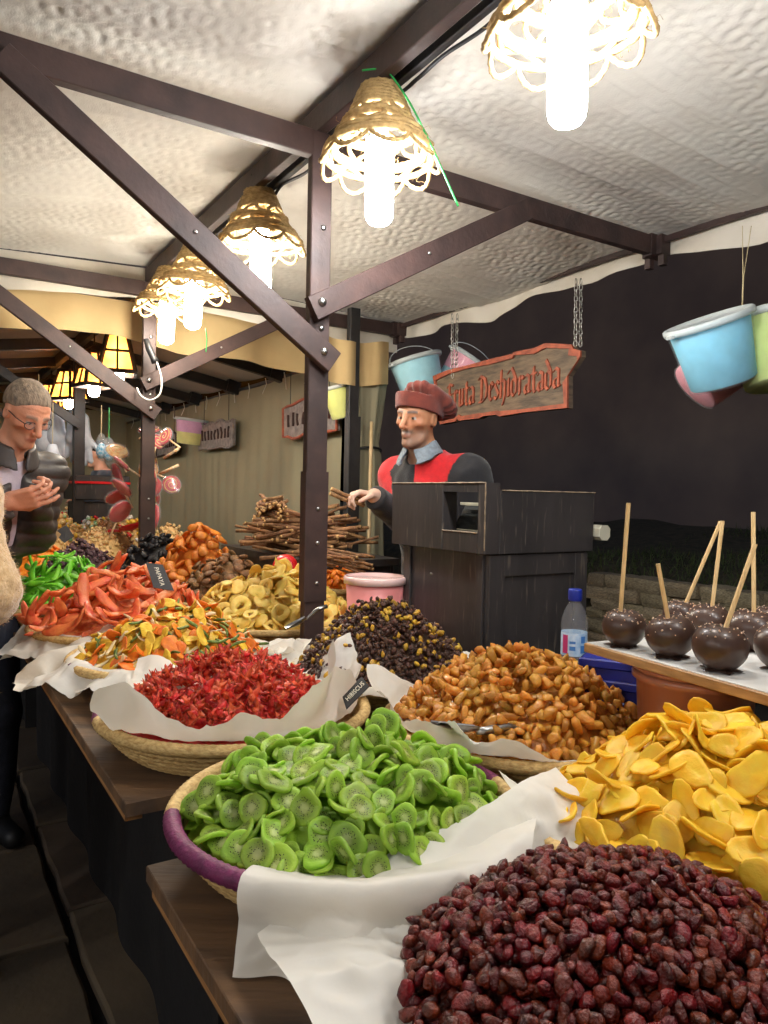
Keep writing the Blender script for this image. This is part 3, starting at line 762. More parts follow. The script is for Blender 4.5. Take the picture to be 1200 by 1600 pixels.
# ---------------------------------------------------------------- fruit materials
def fruit(name, c1, c2, rough=.45, bump=.5, bs=120, sss=.12, rnd=.22, scale=60, coat=0., sssr=(1,.5,.2), ssc=.012, spec=.5, tl=0.):
    return pm(name, c1, c2, scale, rough, bump, bs, sss, sssr, ssc, coat=coat, rnd=rnd, spec=spec, translucent=tl)
def kiwi_mat():
    m = pm('kiwi_flesh', lin(180,214,84), lin(154,196,62), 70, .36, .6, 150, .18, (.8,1,.4), .012, rnd=.26, translucent=.38)
    n = m.node_tree.nodes; L = m.node_tree.links; b = n['Principled BSDF']
    src = b.inputs['Base Color'].links[0].from_socket
    co = n.new('ShaderNodeTexCoord'); sp = n.new('ShaderNodeSeparateXYZ'); L.new(co.outputs['Object'], sp.inputs[0])
    x2 = n.new('ShaderNodeMath'); x2.operation = 'MULTIPLY'; L.new(sp.outputs[0], x2.inputs[0]); L.new(sp.outputs[0], x2.inputs[1])
    y2 = n.new('ShaderNodeMath'); y2.operation = 'MULTIPLY_ADD'; L.new(sp.outputs[1], y2.inputs[0]); L.new(sp.outputs[1], y2.inputs[1]); L.new(x2.outputs[0], y2.inputs[2])
    r_ = n.new('ShaderNodeMath'); r_.operation = 'SQRT'; L.new(y2.outputs[0], r_.inputs[0])
    # pale core, grey-green seeded zone, bright rim
    rp = n.new('ShaderNodeValToRGB'); mr = n.new('ShaderNodeMapRange'); mr.inputs[2].default_value = .028; L.new(r_.outputs[0], mr.inputs[0]); L.new(mr.outputs[0], rp.inputs[0])
    e_ = rp.color_ramp.elements; e_[0].position = .0; e_[0].color = lin(226,226,168); e_[1].position = 1.; e_[1].color = lin(142,188,48)
    for p_, c_ in ((.17,lin(212,214,150)),(.30,lin(156,168,88)),(.52,lin(156,190,72)),(.66,lin(180,214,82)),(.86,lin(170,208,72))):
        q = e_.new(p_); q.color = c_
    # seeds: dark specks in a ring
    vo = n.new('ShaderNodeTexVoronoi'); vo.inputs['Scale'].default_value = 420; oi2 = n.new('ShaderNodeObjectInfo'); va = n.new('ShaderNodeVectorMath'); va.operation = 'ADD'; L.new(co.outputs['Object'], va.inputs[0]); L.new(oi2.outputs['Random'], va.inputs[1]); L.new(va.outputs[0], vo.inputs['Vector'])
    sd = n.new('ShaderNodeMath'); sd.operation = 'LESS_THAN'; sd.inputs[1].default_value = .30; L.new(vo.outputs['Distance'], sd.inputs[0])
    lo = n.new('ShaderNodeMath'); lo.operation = 'GREATER_THAN'; lo.inputs[1].default_value = .0055; L.new(r_.outputs[0], lo.inputs[0])
    hi = n.new('ShaderNodeMath'); hi.operation = 'LESS_THAN'; hi.inputs[1].default_value = .0135; L.new(r_.outputs[0], hi.inputs[0])
    m1 = n.new('ShaderNodeMath'); m1.operation = 'MULTIPLY'; L.new(sd.outputs[0], m1.inputs[0]); L.new(lo.outputs[0], m1.inputs[1])
    m2 = n.new('ShaderNodeMath'); m2.operation = 'MULTIPLY'; L.new(m1.outputs[0], m2.inputs[0]); L.new(hi.outputs[0], m2.inputs[1])
    mx = n.new('ShaderNodeMix'); mx.data_type = 'RGBA'; mx.inputs[0].default_value = .72; L.new(src, mx.inputs[6]); L.new(rp.outputs[0], mx.inputs[7])
    mz = n.new('ShaderNodeMix'); mz.data_type = 'RGBA'; L.new(m2.outputs[0], mz.inputs[0]); L.new(mx.outputs[2], mz.inputs[6]); mz.inputs[7].default_value = lin(48,48,30)
    # keep the per-slice variation
    hs = [q for q in n if q.bl_idname == 'ShaderNodeHueSaturation'][0]
    for l_ in list(hs.inputs['Color'].links): L.remove(l_)
    # the ramp feeds the hue node, the hue node feeds the shader
    for l_ in list(mx.inputs[6].links): L.remove(l_)
    nzr = [q for q in n if q.bl_idname == 'ShaderNodeValToRGB' and q != rp][0]; L.new(nzr.outputs[0], mx.inputs[6])
    L.new(mz.outputs[2], hs.inputs['Color']); L.new(hs.outputs[0], [q for q in n if q.bl_idname == 'ShaderNodeBsdfTranslucent'][0].inputs[0]); L.new(hs.outputs[0], b.inputs['Base Color'])
    return m
M_kiwi = kiwi_mat()
M_cran = fruit('cranberry_skin', lin(114,28,15), lin(48,9,5), .28, .9, 240, .0, .40, 70, .04)
M_mango = fruit('mango_flesh', lin(254,216,66), lin(248,192,40), .42, .4, 90, .16, .14, 40, tl=.25)
M_ginger = fruit('candied_ginger', lin(238,178,84), lin(206,138,50), .26, .6, 120, .28, .26, 50, .15, tl=.32)
M_raisin = fruit('dark_raisin', lin(92,58,44), lin(54,34,28), .38, 1., 260, .04, .35, 90)
M_gold = fruit('golden_raisin', lin(204,164,52), lin(164,120,30), .36, .9, 240, .15, .22, 90)
M_hib = fruit('hibiscus_flower', lin(242,100,66), lin(218,60,42), .42, .7, 160, .12, .3, 70, .1, (1,.25,.2), tl=.2)
M_carrot = fruit('carrot_chip', lin(238,134,36), lin(214,104,24), .5, .5, 110, .1, .18, 60)
M_squash = fruit('squash_chip', lin(230,190,64), lin(206,160,40), .5, .5, 110, .1, .18, 60)
M_bean = fruit('green_bean_chip', lin(104,124,52), lin(70,92,36), .55, .5, 110, .05, .2, 60)
M_parsnip = fruit('parsnip_chip', lin(232,210,166), lin(210,184,134), .55, .5, 110, .1, .14, 60)
M_papaya = fruit('papaya_strip', lin(244,150,88), lin(226,98,62), .4, .9, 90, .2, .2, 40, .1, (1,.35,.2), tl=.2)
M_green = fruit('green_melon_strip', lin(128,206,54), lin(92,176,34), .38, .5, 110, .18, .18, 40, .1, (.5,1,.2), tl=.2)
M_pear = fruit('pineapple_ring', lin(248,220,124), lin(236,198,88), .45, .5, 110, .18, .12, 40, tl=.2)
M_fig = fruit('dried_fig', lin(158,118,78), lin(110,80,52), .6, .9, 150, .05, .25, 60)
M_peach = fruit('dried_peach', lin(240,156,66), lin(222,126,44), .42, .6, 110, .18, .16, 40, tl=.2)
M_prune = fruit('prune_skin', lin(42,40,44), lin(22,22,26), .35, 1., 160, .0, .3, 60)
M_sultana = fruit('purple_sultana', lin(92,60,66), lin(56,36,42), .5, 1., 200, .04, .28, 60)
M_apricot = fruit('dried_apricot', lin(236,140,36), lin(214,108,22), .45, .7, 110, .15, .18, 40)
M_nut = fruit('shelled_nut', lin(224,192,134), lin(196,156,96), .55, .5, 110, .08, .2, 50)
M_brownnut = fruit('toasted_nut', lin(164,116,70), lin(124,82,48), .55, .6, 110, .04, .22, 50)

def variants(fn, k, m, name):
    out = []
    for i in range(k):
        V, Fc = fn(i); out.append(mesh(name, V, Fc, m))
    return out
BASE_HEAP = {}
def zbuffer(C, rad, cell=3.):
    # which pieces show in the photograph: splat discs into a coarse depth buffer
    u, v, dep = project(C); w, h = int(1200/cell), int(1600/cell); buf = np.full((h,w), 1e9); idx = np.full((h,w), -1, int)
    for i in np.argsort(-dep):
        pr = rad[i]*F_PX/dep[i]/cell; x, y = u[i]/cell, v[i]/cell
        x0, x1, y0, y1 = int(max(0,x-pr)), int(min(w,x+pr+1)), int(max(0,y-pr)), int(min(h,y+pr+1))
        if x1 <= x0 or y1 <= y0: continue
        idx[y0:y1,x0:x1] = i
    return np.bincount(idx[idx>=0], minlength=len(C))
def heap(name, cx, cy, Rr, z0, top, kinds, n, label, cat, group, core_mat, layer=.03, tilt=.5, p=1.7, seed=1, shape=None, limit=300, pull=0., stuff_label=None, embed=.72, spill=0):
    """kinds: list of (weight, meshes, half length, half width, half thickness, part name, label)"""
    rs = np.random.RandomState(seed); N = 110; ext = Rr*1.12
    ax = np.linspace(-ext, ext, N); dx = ax[1]-ax[0]; GX, GY = np.meshgrid(ax, ax, indexing='ij'); rr = np.hypot(GX,GY)/Rr
    T = (top-z0)*np.clip(1-np.clip(rr,0,1.)**p, 0, 1)
    if shape is not None: T = T*shape(GX/Rr, GY/Rr)
    T = T+ (top-z0)*.06*sinnoise(np.stack([GX.ravel()/Rr,GY.ravel()/Rr],1), 5, seed, 2).reshape(T.shape)*(rr<1)
    T[rr>1.0] = -.02
    Hm = np.where(rr<1.02, np.maximum(T-layer, -.01), -.02); core = Hm.copy()
    wts = np.array([k[0] for k in kinds], float); wts /= wts.sum()
    gx, gy = np.gradient(T, dx); placed = []
    inside = np.argwhere(rr<.985)
    for it in range(n):
        k = rs.choice(len(kinds), p=wts); _, me, a, b_, c_, nm, lb = kinds[k]
        cand = inside[rs.randint(0,len(inside),14)]
        de = T[cand[:,0],cand[:,1]]-Hm[cand[:,0],cand[:,1]]; i, j = cand[np.argmax(de+rs.rand(14)*layer*.25)]
        w = max(2,int(a*.8/dx)); i0,i1,j0,j1 = max(0,i-w),min(N,i+w+1),max(0,j-w),min(N,j+w+1)
        sub = Hm[i0:i1,j0:j1]; X = GX[i0:i1,j0:j1]-ax[i]; Y = GY[i0:i1,j0:j1]-ax[j]; msk = (X*X+Y*Y) < (a*.8)**2
        xs, ys, hs = X[msk], Y[msk], sub[msk]
        A = np.stack([xs,ys,np.ones_like(xs)],1); sol = np.linalg.lstsq(A, hs, rcond=None)[0]
        sl = np.array([.55*gx[i,j]+.45*sol[0], .55*gy[i,j]+.45*sol[1]]); m_ = np.hypot(*sl)
        if m_ > 1.3: sl *= 1.3/m_
        nv = np.array([-sl[0],-sl[1],1.]); nv /= np.linalg.norm(nv)
        nv = nv+tilt*rs.normal(size=3)*np.array([1,1,.5]); nv[2] = max(nv[2],.12); nv /= np.linalg.norm(nv)
        zp = -(nv[0]*xs+nv[1]*ys)/nv[2]; lim = a*1.0; zp = np.clip(zp,-lim,lim)
        zc = np.quantile(hs-zp, embed)+c_*.9/max(nv[2],.45)*.8
        if it > n*.5: zc = min(zc, T[i,j]+a*.55+.004)
        sub[msk] = np.maximum(hs, zc+zp+c_*.8)
        placed.append((k, ax[i]+rs.uniform(-dx,dx)*.5, ax[j]+rs.uniform(-dx,dx)*.5, zc, nv, rs.uniform(0,6.28), rs.uniform(.82,1.14)))
    C = np.array([(cx+q[1], cy+q[2], z0+q[3]) for q in placed]); rad = np.array([kinds[q[0]][2]*.75 for q in placed])
    cnt = zbuffer(C, rad) if n > limit else np.ones(n)
    order = np.argsort(-cnt); keep = set(order[:limit].tolist())
    SV = []; SF = []; SM = []; mats = []
    for i,q in enumerate(placed):
        k, x, y, z, nv, sp, sc = q; _, me, a, b_, c_, nm, lb = kinds[k]; mm = me[rs.randint(len(me))]
        qn = Vector(nv).to_track_quat('Z','Y') @ Quaternion((0,0,1), sp)
        if i in keep:
            o = bpy.data.objects.new(nm, mm); COL.objects.link(o); o.rotation_mode = 'QUATERNION'; o.rotation_quaternion = qn
            o.location = C[i]; o.scale = (sc,)*3; tag(o, lb or label, cat, group)
        else:
            co = np.empty(len(mm.vertices)*3); mm.vertices.foreach_get('co', co); co = co.reshape(-1,3)*sc
            M3 = np.array(qn.to_matrix()); off = sum(len(s_) for s_ in SV); SV.append(co@M3.T+C[i])
            SF += [tuple(v_+off for v_ in f_.vertices) for f_ in mm.polygons]; mt = mm.materials[0]
            if mt not in mats: mats.append(mt)
            SM += [mats.index(mt)]*len(mm.polygons)
    if SV:
        stuff(link(kinds[0][5]+'_heap', mesh(kinds[0][5]+'_heap', np.concatenate(SV), SF, None, True, mats, SM)), stuff_label or ('uncounted rest of the heap: '+label), cat, group)
    # the packed inside of the heap
    keepi = rr < 1.04; V = []; ids = -np.ones((N,N), int)
    for i in range(0,N,2):
        for j in range(0,N,2):
            if rr[i,j] < 1.0: ids[i,j] = len(V); V.append((cx+ax[i], cy+ax[j], z0+core[i,j]-.004))
    Fc = [(ids[i,j],ids[i+2,j],ids[i+2,j+2],ids[i,j+2]) for i in range(0,N-2,2) for j in range(0,N-2,2) if min(ids[i,j],ids[i+2,j],ids[i+2,j+2],ids[i,j+2]) >= 0]
    stuff(link('heap_core', mesh('heap_core', V, Fc, core_mat)), 'packed inside of the heap of '+cat+' pieces', cat, group)
    return placed
def hc(x, dist): p = at_d(x, 900, dist); return p.x, p.y
# ================================================================= the baskets, papers and heaps
GOLD_LAB = None
K_kiwi = variants(lambda i: disc(.0205+.0016*(i%4),.0185+.002*(i%3),.0046+.0008*(i%3),i,20,((-.14,.03,.16,.05,-.18,.1)[i%6],(.1,-.15,.03,.18,.1,-.06)[i%6]),.045+.02*(i%3),.10*(i%5)/4,lip=.5), 24, M_kiwi, 'kiwi_slice')
x,y = hc(550,1.12); KX,KY = x,y
basket(x,y,.266,'round straw basket with purple wrapped rim under the kiwi slices',((192,262,1),(20,60,1)))
paper('white baking paper hanging over the front rim of the kiwi basket',x,y,.278,.897,.165,.235,R(-14),[(0,-5),(60,0),(120,0),(180,-20),(215,-50),(240,-66),(270,-68),(300,-60),(330,-25)],3,off=(.075,-.185),sr=.035,amp=.011)
heap('kiwi',x,y,.244,.874,.985,[(1,K_kiwi,.0235,.0215,.0033,'kiwi_slice',None)],285,'green candied kiwi slice with dark seeds in the front basket','kiwi','kiwi slices heaped in the front basket',M_kiwi,layer=.034,tilt=.58,p=2.3,seed=5,embed=.66)

K_cran = variants(lambda i: lump((.0096+.0012*(i%3),.0078,.0062),i,.27,3.1,2,3,.28,.22*((i%3)-1)), 18, M_cran, 'dried_cranberry')
x,y = hc(1010,.735); CX,CY = x,y
basket(x,y,.185,'round straw basket almost hidden under the heap of cranberries',h=.045)
patch('large crumpled white baking paper spread beneath the cranberry heap',[at_d(866,1203,1.12),at_d(405,1452,.83),at_d(545,1700,.60),at_d(1135,1440,.83)],11,.022,90,.010,1.)
heap('cranberry',x,y,.236,.855,.962,[(1,K_cran,.0102,.0080,.0064,'dried_cranberry',None)],1750,'dark red wrinkled dried cranberry in the nearest heap','cranberry','dried cranberries in the nearest heap',M_cran,layer=.022,tilt=.7,p=1.75,seed=8,embed=.6)

K_mango = variants(lambda i: disc(.027+.004*(i%3),.0185+.002*(i%2),.0048,i+40,16,((.1,-.15,.25,-.05,.0)[i%5],(.25,.1,-.2,.3,.0)[i%5]),.10,.09*(i%3)/2,2.4,0,.12*(i%4==1)), 12, M_mango, 'mango_slice')
x,y = hc(1150,1.06)
basket(x,y,.285,'round straw basket under the yellow mango slices at the right edge',((250,285,1),))
paper('white baking paper under the yellow mango slices',x,y,.268,.884,.235,.235,R(35),[(0,25),(90,25),(180,35),(215,30),(270,20),(300,20)],17,off=(-.02,-.01),sr=.02)
heap('mango',x,y,.262,.876,1.035,[(1,K_mango,.030,.019,.0026,'mango_slice',None)],300,'yellow dried mango slice in the heap at the right edge','mango','mango slices heaped at the right edge',M_mango,layer=.035,tilt=.42,p=1.9,seed=9)

K_gin = variants(lambda i: lump((.0118+.0020*(i%4),.0112-.001*(i%3),.0085),i+80,.30,3.2,2,2,.45,.03*((i%4)-1),.55), 12, M_ginger, 'candied_ginger')
x,y = hc(815,1.56)
basket(x,y,.285,'round straw basket under the amber candied ginger')
paper('white baking paper lining the amber candied ginger basket',x,y,.262,.884,.255,.255,R(20),[(0,30),(90,30),(150,40),(200,78),(225,60),(270,30),(320,30)],23,off=(-.02,-.02),sr=.02)
heap('ginger',x,y,.258,.880,1.012,[(1,K_gin,.0165,.0105,.0075,'candied_ginger',None)],640,'amber sugared ginger chunk in the basket before the till','ginger','candied ginger chunks in the basket before the till',M_ginger,layer=.028,tilt=.7,p=1.9,seed=10)

K_rai = variants(lambda i: lump((.0085,.0062,.0048),i+120,.22,2.8,2,3,.2), 10, M_raisin, 'raisin')
K_gol = variants(lambda i: lump((.0100,.0068,.0052),i+140,.18,2.4,2,3,.2), 6, M_gold, 'raisin')
x,y = hc(605,2.0)
basket(x,y,.262,'round straw basket under the dark and golden raisins')
paper('white baking paper lining the raisin basket, torn corners up by the till',x,y,.245,.886,.265,.265,R(30),[(0,45),(45,50),(90,50),(135,30),(180,10),(215,35),(250,10),(270,-6),(310,0)],29)
heap('raisin',x,y,.240,.884,1.075,[(.86,K_rai,.0085,.0062,.0048,'raisin','dark brown raisin in the mixed raisin heap'),(.14,K_gol,.0095,.0066,.0052,'raisin','golden yellow raisin in the mixed raisin heap')],1500,'dark brown raisin in the mixed raisin heap','raisin','raisins in the mixed heap before the till',M_raisin,layer=.022,tilt=.7,p=1.55,seed=12)

K_hib = variants(lambda i: calyx(.021,i+160), 14, M_hib, 'hibiscus_flower')
x,y = hc(372,1.62)
basket(x,y,.292,'round straw basket with purple and teal bands under the red hibiscus',((196,206,1),(285,296,1),(296.5,303,2)))
paper('white baking paper folded up around the red hibiscus flowers',x,y,.262,.884,.285,.285,R(8),[(0,80),(30,60),(60,25),(90,20),(130,20),(180,25),(215,35),(245,55),(275,70),(310,80),(340,84)],31,off=(.025,-.02),amp=.008,sr=.015)
heap('hibiscus',x-.02,y,.235,.878,.968,[(1,K_hib,.021,.019,.011,'hibiscus_flower',None)],300,'crinkled red dried hibiscus flower in the papered basket','hibiscus','red hibiscus flowers in the papered basket',M_hib,layer=.04,tilt=.6,p=2.0,seed=13)

K_veg = [(.34,variants(lambda i: disc(.020+.003*(i%3),.017,.004,i+200,14,(.1*(i%3-1),.15*(i%2)),.08,.06), 6, M_carrot, 'vegetable_chip'),.021,.018,.002,'vegetable_chip','orange carrot chip in the mixed vegetable heap'),
         (.32,variants(lambda i: disc(.021+.003*(i%3),.015,.004,i+220,14,(.12*(i%3-1),.1*(i%2)),.10,.06,2.5), 6, M_squash, 'vegetable_chip'),.022,.016,.002,'vegetable_chip','yellow squash chip in the mixed vegetable heap'),
         (.16,variants(lambda i: strip(.058,.009,.008,i+240,9,.25,.25,.4,.3,6), 5, M_bean, 'vegetable_chip'),.026,.005,.004,'vegetable_chip','green bean chip in the mixed vegetable heap'),
         (.18,variants(lambda i: strip(.045,.013,.006,i+260,8,.3,.2,.6,.5,6), 5, M_parsnip, 'vegetable_chip'),.02,.006,.003,'vegetable_chip','pale parsnip chip in the mixed vegetable heap')]
x,y = hc(275,2.12)
basket(x,y,.29,'round straw basket under the mixed vegetable chips',((215,225,1),(285,300,1)))
paper('white baking paper spreading beneath the mixed vegetable chips',x,y,.262,.890,.34,.30,R(-32),[(0,10),(90,10),(140,0),(180,-25),(215,-40),(250,-30),(290,15),(330,25)],37,off=(-.05,-.03),amp=.009)
heap('veg',x,y,.268,.884,1.03,K_veg,380,'vegetable chip in the mixed heap','vegetable chip','mixed vegetable chips in one heap',M_squash,layer=.03,tilt=.5,p=1.7,seed=14)

K_pap = variants(lambda i: strip(.120+.025*(i%3),.036,.013,i+280,16,.40,.3,.7,.2,9), 10, M_papaya, 'papaya_strip')
x,y = hc(190,2.58); PX,PY = x,y
basket(x,y,.30,'straw basket hidden under the orange papaya strips')
paper('white baking paper hanging at the left of the papaya strips',x,y,.27,.885,.30,.30,R(-20),[(0,0),(90,0),(180,-30),(225,-45),(270,-35),(320,0)],41,off=(-.03,-.06),amp=.009)
heap('papaya',x,y,.295,.885,1.04,[(1,K_pap,.066,.018,.010,'papaya_strip',None)],105,'long orange pink candied papaya strip by the PAPAYA card','papaya','papaya strips heaped by their card',M_papaya,layer=.045,tilt=.45,p=1.5,seed=15,embed=.6)

K_grn = variants(lambda i: strip(.078+.02*(i%3),.030,.011,i+300,10,.35,.4,.5,.5,8), 8, M_green, 'green_melon_strip')
x,y = hc(100,3.05)
basket(x,y,.27,'straw basket under the bright green candied strips')
heap('green',x,y,.265,.885,1.06,[(1,K_grn,.042,.015,.0055,'green_melon_strip',None)],130,'bright green candied melon strip behind the papaya','melon','green candied strips heaped behind the papaya',M_green,layer=.04,tilt=.5,p=1.5,seed=16)

K_pea = variants(lambda i: annulus(.022,.0125,.009,i+320,18,.12) if i%4 == 1 else disc(.030+.003*(i%3),.026,.0065,i+320,16,(.16*(i%3-1),-.1),.12,.09*(i%3)/2), 10, M_pear, 'pineapple_ring')
x,y = hc(428,2.80)
basket(x,y,.34,'round straw basket under the pale yellow pineapple rings')
heap('pear',x,y,.325,.885,1.075,[(1,K_pea,.034,.030,.005,'pineapple_ring',None)],240,'pale yellow candied pineapple ring behind the near post','pineapple','pale pineapple rings heaped behind the near post',M_pear,layer=.045,tilt=.5,p=1.6,seed=17)

K_fig = variants(lambda i: lump((.023,.021,.009),i+340,.12,2.2,2,2,.15), 8, M_fig, 'dried_fig')
x,y = hc(350,3.22)
basket(x,y,.22,'straw basket under the flat brown figs')
heap('fig',x,y,.205,.885,1.085,[(1,K_fig,.023,.021,.009,'dried_fig',None)],130,'flat brown dried fig beside the pineapple rings','fig','brown figs heaped beside the pineapple rings',M_fig,layer=.035,tilt=.35,p=1.6,seed=18)

K_pch = variants(lambda i: lump((.032,.026,.012),i+360,.26,2.8,2,3,.3,.1*(i%3-1)), 8, M_peach, 'dried_peach')
x,y = hc(308,3.52)
basket(x,y,.25,'straw basket under the tall heap of orange peaches')
heap('peach',x,y,.225,.885,1.185,[(1,K_pch,.036,.028,.013,'dried_peach',None)],110,'orange dried peach half in the tall heap left of the roots','peach','orange peach halves in the tall heap',M_peach,layer=.05,tilt=.4,p=1.35,seed=19)

K_pru = variants(lambda i: lump((.021,.016,.012),i+380,.2,2.2,2,3,.2), 8, M_prune, 'prune')
x,y = hc(243,3.92)
basket(x,y,.23,'straw basket under the glossy black prunes')
heap('prune',x,y,.215,.885,1.135,[(1,K_pru,.021,.016,.012,'prune',None)],170,'wrinkled black prune beside the far stall post','prune','black prunes heaped beside the far post',M_prune,layer=.04,tilt=.5,p=1.4,seed=20)

K_sul = variants(lambda i: lump((.015,.011,.009),i+400,.2,2.4,2,3,.2), 8, M_sultana, 'sultana')
x,y = hc(130,3.62)
basket(x,y,.24,'straw basket under the dull purple sultanas')
heap('sultana',x,y,.225,.885,1.115,[(1,K_sul,.015,.011,.009,'sultana',None)],240,'dull purple sultana behind the green strips','sultana','purple sultanas heaped behind the green strips',M_sultana,layer=.03,tilt=.5,p=1.5,seed=21)

K_apr = variants(lambda i: lump((.020,.018,.008),i+420,.14,2.2,2,2,.2), 8, M_apricot, 'dried_apricot')
x,y = hc(62,3.95)
basket(x,y,.22,'straw basket under the orange apricots at the left')
heap('apricot',x,y,.205,.885,1.10,[(1,K_apr,.020,.018,.008,'dried_apricot',None)],120,'orange dried apricot in the heap at the far left','apricot','orange apricots heaped at the far left',M_apricot,layer=.035,tilt=.4,p=1.5,seed=22)
x,y = hc(535,3.25)
basket(x,y,.15,'small straw basket behind the near post holding a few apricots',z=.86)
heap('apricot2',x,y,.135,.945,1.06,[(1,K_apr,.020,.018,.008,'dried_apricot',None)],50,'orange dried apricot in the small basket by the pink tub','apricot','apricots in the small basket by the pink tub',M_apricot,layer=.035,tilt=.4,p=1.5,seed=23)

# nut baskets near the far post
K_nut = variants(lambda i: lump((.013,.009,.007),i+440,.12,2.2,1,2), 5, M_nut, 'nut')
K_bnt = variants(lambda i: lump((.012,.009,.008),i+460,.12,2.2,1,2), 5, M_brownnut, 'nut')
for (px_, dz_, rr_, tp_, kk, mm_, lab_, sd) in ((60,4.55,.25,1.15,K_nut,M_nut,'pale shelled nut in the heap beside the man',31),(152,4.45,.24,1.145,K_nut,M_nut,'pale tan nut in the heap left of the far post',32),
        (170,4.95,.24,1.165,K_bnt,M_brownnut,'small brown toasted nut in the heap beside the red scoop',33),(262,4.55,.23,1.15,K_nut,M_nut,'cream coloured nut in the heap right of the far post',34)):
    x,y = hc(px_,dz_)
    basket(x,y,rr_,'straw basket full of '+{31:'pale nuts beside the standing man',32:'tan nuts left of the far post',33:'brown toasted nuts under the red scoop',34:'cream nuts right of the far post'}[sd])
    heap('nut',x,y,rr_-.02,.885,tp_,[(1,kk,.013,.009,.007,'nut',None)],230,lab_,'nut',lab_.split(' in ')[1]+' of nuts',mm_,layer=.025,tilt=.5,p=1.5,seed=sd,limit=75)
# ================================================================= till on its black cabinet
M_black = pm('scuffed_black_paint', lin(58,54,54), lin(40,38,39), 7, .45, .5, 30, stretch=(1,1,.25), coat=.1)
def scratch(m):
    n = m.node_tree.nodes; L = m.node_tree.links; b = n['Principled BSDF']; src = b.inputs['Base Color'].links[0].from_socket
    co = n.new('ShaderNodeTexCoord'); mp = n.new('ShaderNodeMapping'); mp.inputs['Rotation'].default_value = (.5,.6,.3); mp.inputs['Scale'].default_value = (90,90,9); L.new(co.outputs['Object'], mp.inputs[0])
    nz = n.new('ShaderNodeTexNoise'); nz.inputs['Scale'].default_value = 1.; nz.inputs['Detail'].default_value = 2; L.new(mp.outputs[0], nz.inputs['Vector'])
    gt = n.new('ShaderNodeMapRange'); gt.inputs[1].default_value = .625; gt.inputs[2].default_value = .72; gt.inputs[4].default_value = .22; L.new(nz.outputs[0], gt.inputs[0])
    mx = n.new('ShaderNodeMix'); mx.data_type = 'RGBA'; L.new(gt.outputs[0], mx.inputs[0]); L.new(src, mx.inputs[6]); mx.inputs[7].default_value = lin(150,138,120)
    L.new(mx.outputs[2], b.inputs['Base Color'])
scratch(M_black)
M_edge = pm('worn_bare_edge', lin(150,132,108), lin(96,84,70), 40, .6)
TS, TT_ = 1.70, 1.43; TL, TM = .51, .47; Z0, Z1 = 1.178, 1.392
till = tag(empty('cash_register', W(TS+TL/2,TT_+TM/2,Z0)), 'scuffed black boxed till with a cut-out window facing the customers', 'till')
def sbox(name, s0,s1,t0,t1,z0,z1, m, root, ch=.003):
    b = MB(); b.beam(W((s0+s1)/2,(t0+t1)/2,z0), W((s0+s1)/2,(t0+t1)/2,z1), s1-s0, t1-t0, side=dirD, up=dirE, ch=ch); return part(b, name, m, root)
wS0, wS1 = TS+.035, TS+.21      # window
sbox('front_panel', wS1, TS+TL, TT_, TT_+.06, Z0, Z1, M_black, till)
sbox('front_stile', TS, wS0, TT_, TT_+.06, Z0, Z1, M_black, till)
sbox('front_rail', wS0, wS1, TT_+.001, TT_+.059, Z1-.028, Z1-.001, M_black, till)
sbox('front_rail', wS0, wS1, TT_+.001, TT_+.059, Z0, Z0+.062, M_black, till)
sbox('side_panel', TS+.001, TS+.021, TT_+.06, TT_+TM, Z0, Z1-.022, M_black, till)
sbox('side_panel', TS+TL-.02, TS+TL, TT_+.06, TT_+TM, Z0, Z1-.022, M_black, till)
sbox('back_panel', TS+.021, TS+TL-.02, TT_+TM-.02, TT_+TM, Z0, Z1-.024, M_black, till)
sbox('base_board', TS+.021, TS+TL-.02, TT_+.06, TT_+TM-.02, Z0, Z0+.02, M_black, till)
M_scr = pm('till_screen', lin(36,40,40), lin(28,30,31), 4, .7, spec=.15); M_pale = pm('till_plastic', lin(196,192,172), lin(176,172,150), 6, .5)
b = MB(); b.beam(W(wS0-.02,TT_+.11,Z0+.06), W(wS1+.03,TT_+.11,Z0+.06), .09, .012, side=dirE, ch=.002); part(b, 'keyboard_tray', M_pale, till)
b = MB(); V = [W(wS0-.02,TT_+.075,Z0+.066), W(wS1+.04,TT_+.075,Z0+.066), W(wS1+.04,TT_+.13,Z0+.15), W(wS0-.02,TT_+.13,Z0+.15)]
b.add(V+[v+Vector((E[0]*.01,E[1]*.01,-.006)) for v in V], [(0,1,2,3),(4,7,6,5),(0,4,5,1),(1,5,6,2),(2,6,7,3),(3,7,4,0)]); scr = part(b, 'screen', M_scr, till)
b = MB(); b.beam(W(wS0-.02,TT_+.10,Z0+.147), W(wS1+.03,TT_+.10,Z0+.147), .012, .010, side=dirE, ch=.001); part(b, 'paper_bar', M_pale, till)
# characters on the key panel
me = text_mesh('EO', .028, .0004, pm('key_print', lin(190,190,180), None, 5, .5))
o = link('print', me, None, scr); xa = Vector((-D[0],-D[1],0)); up = (V[3]-V[0]).normalized(); nn = xa.cross(up).normalized()
o.matrix_world = Matrix(((xa.x,up.x,nn.x,0),(xa.y,up.y,nn.y,0),(xa.z,up.z,nn.z,0),(0,0,0,1))); o.location = (V[0]*.72+V[1]*.13+V[3]*.15)+nn*.002
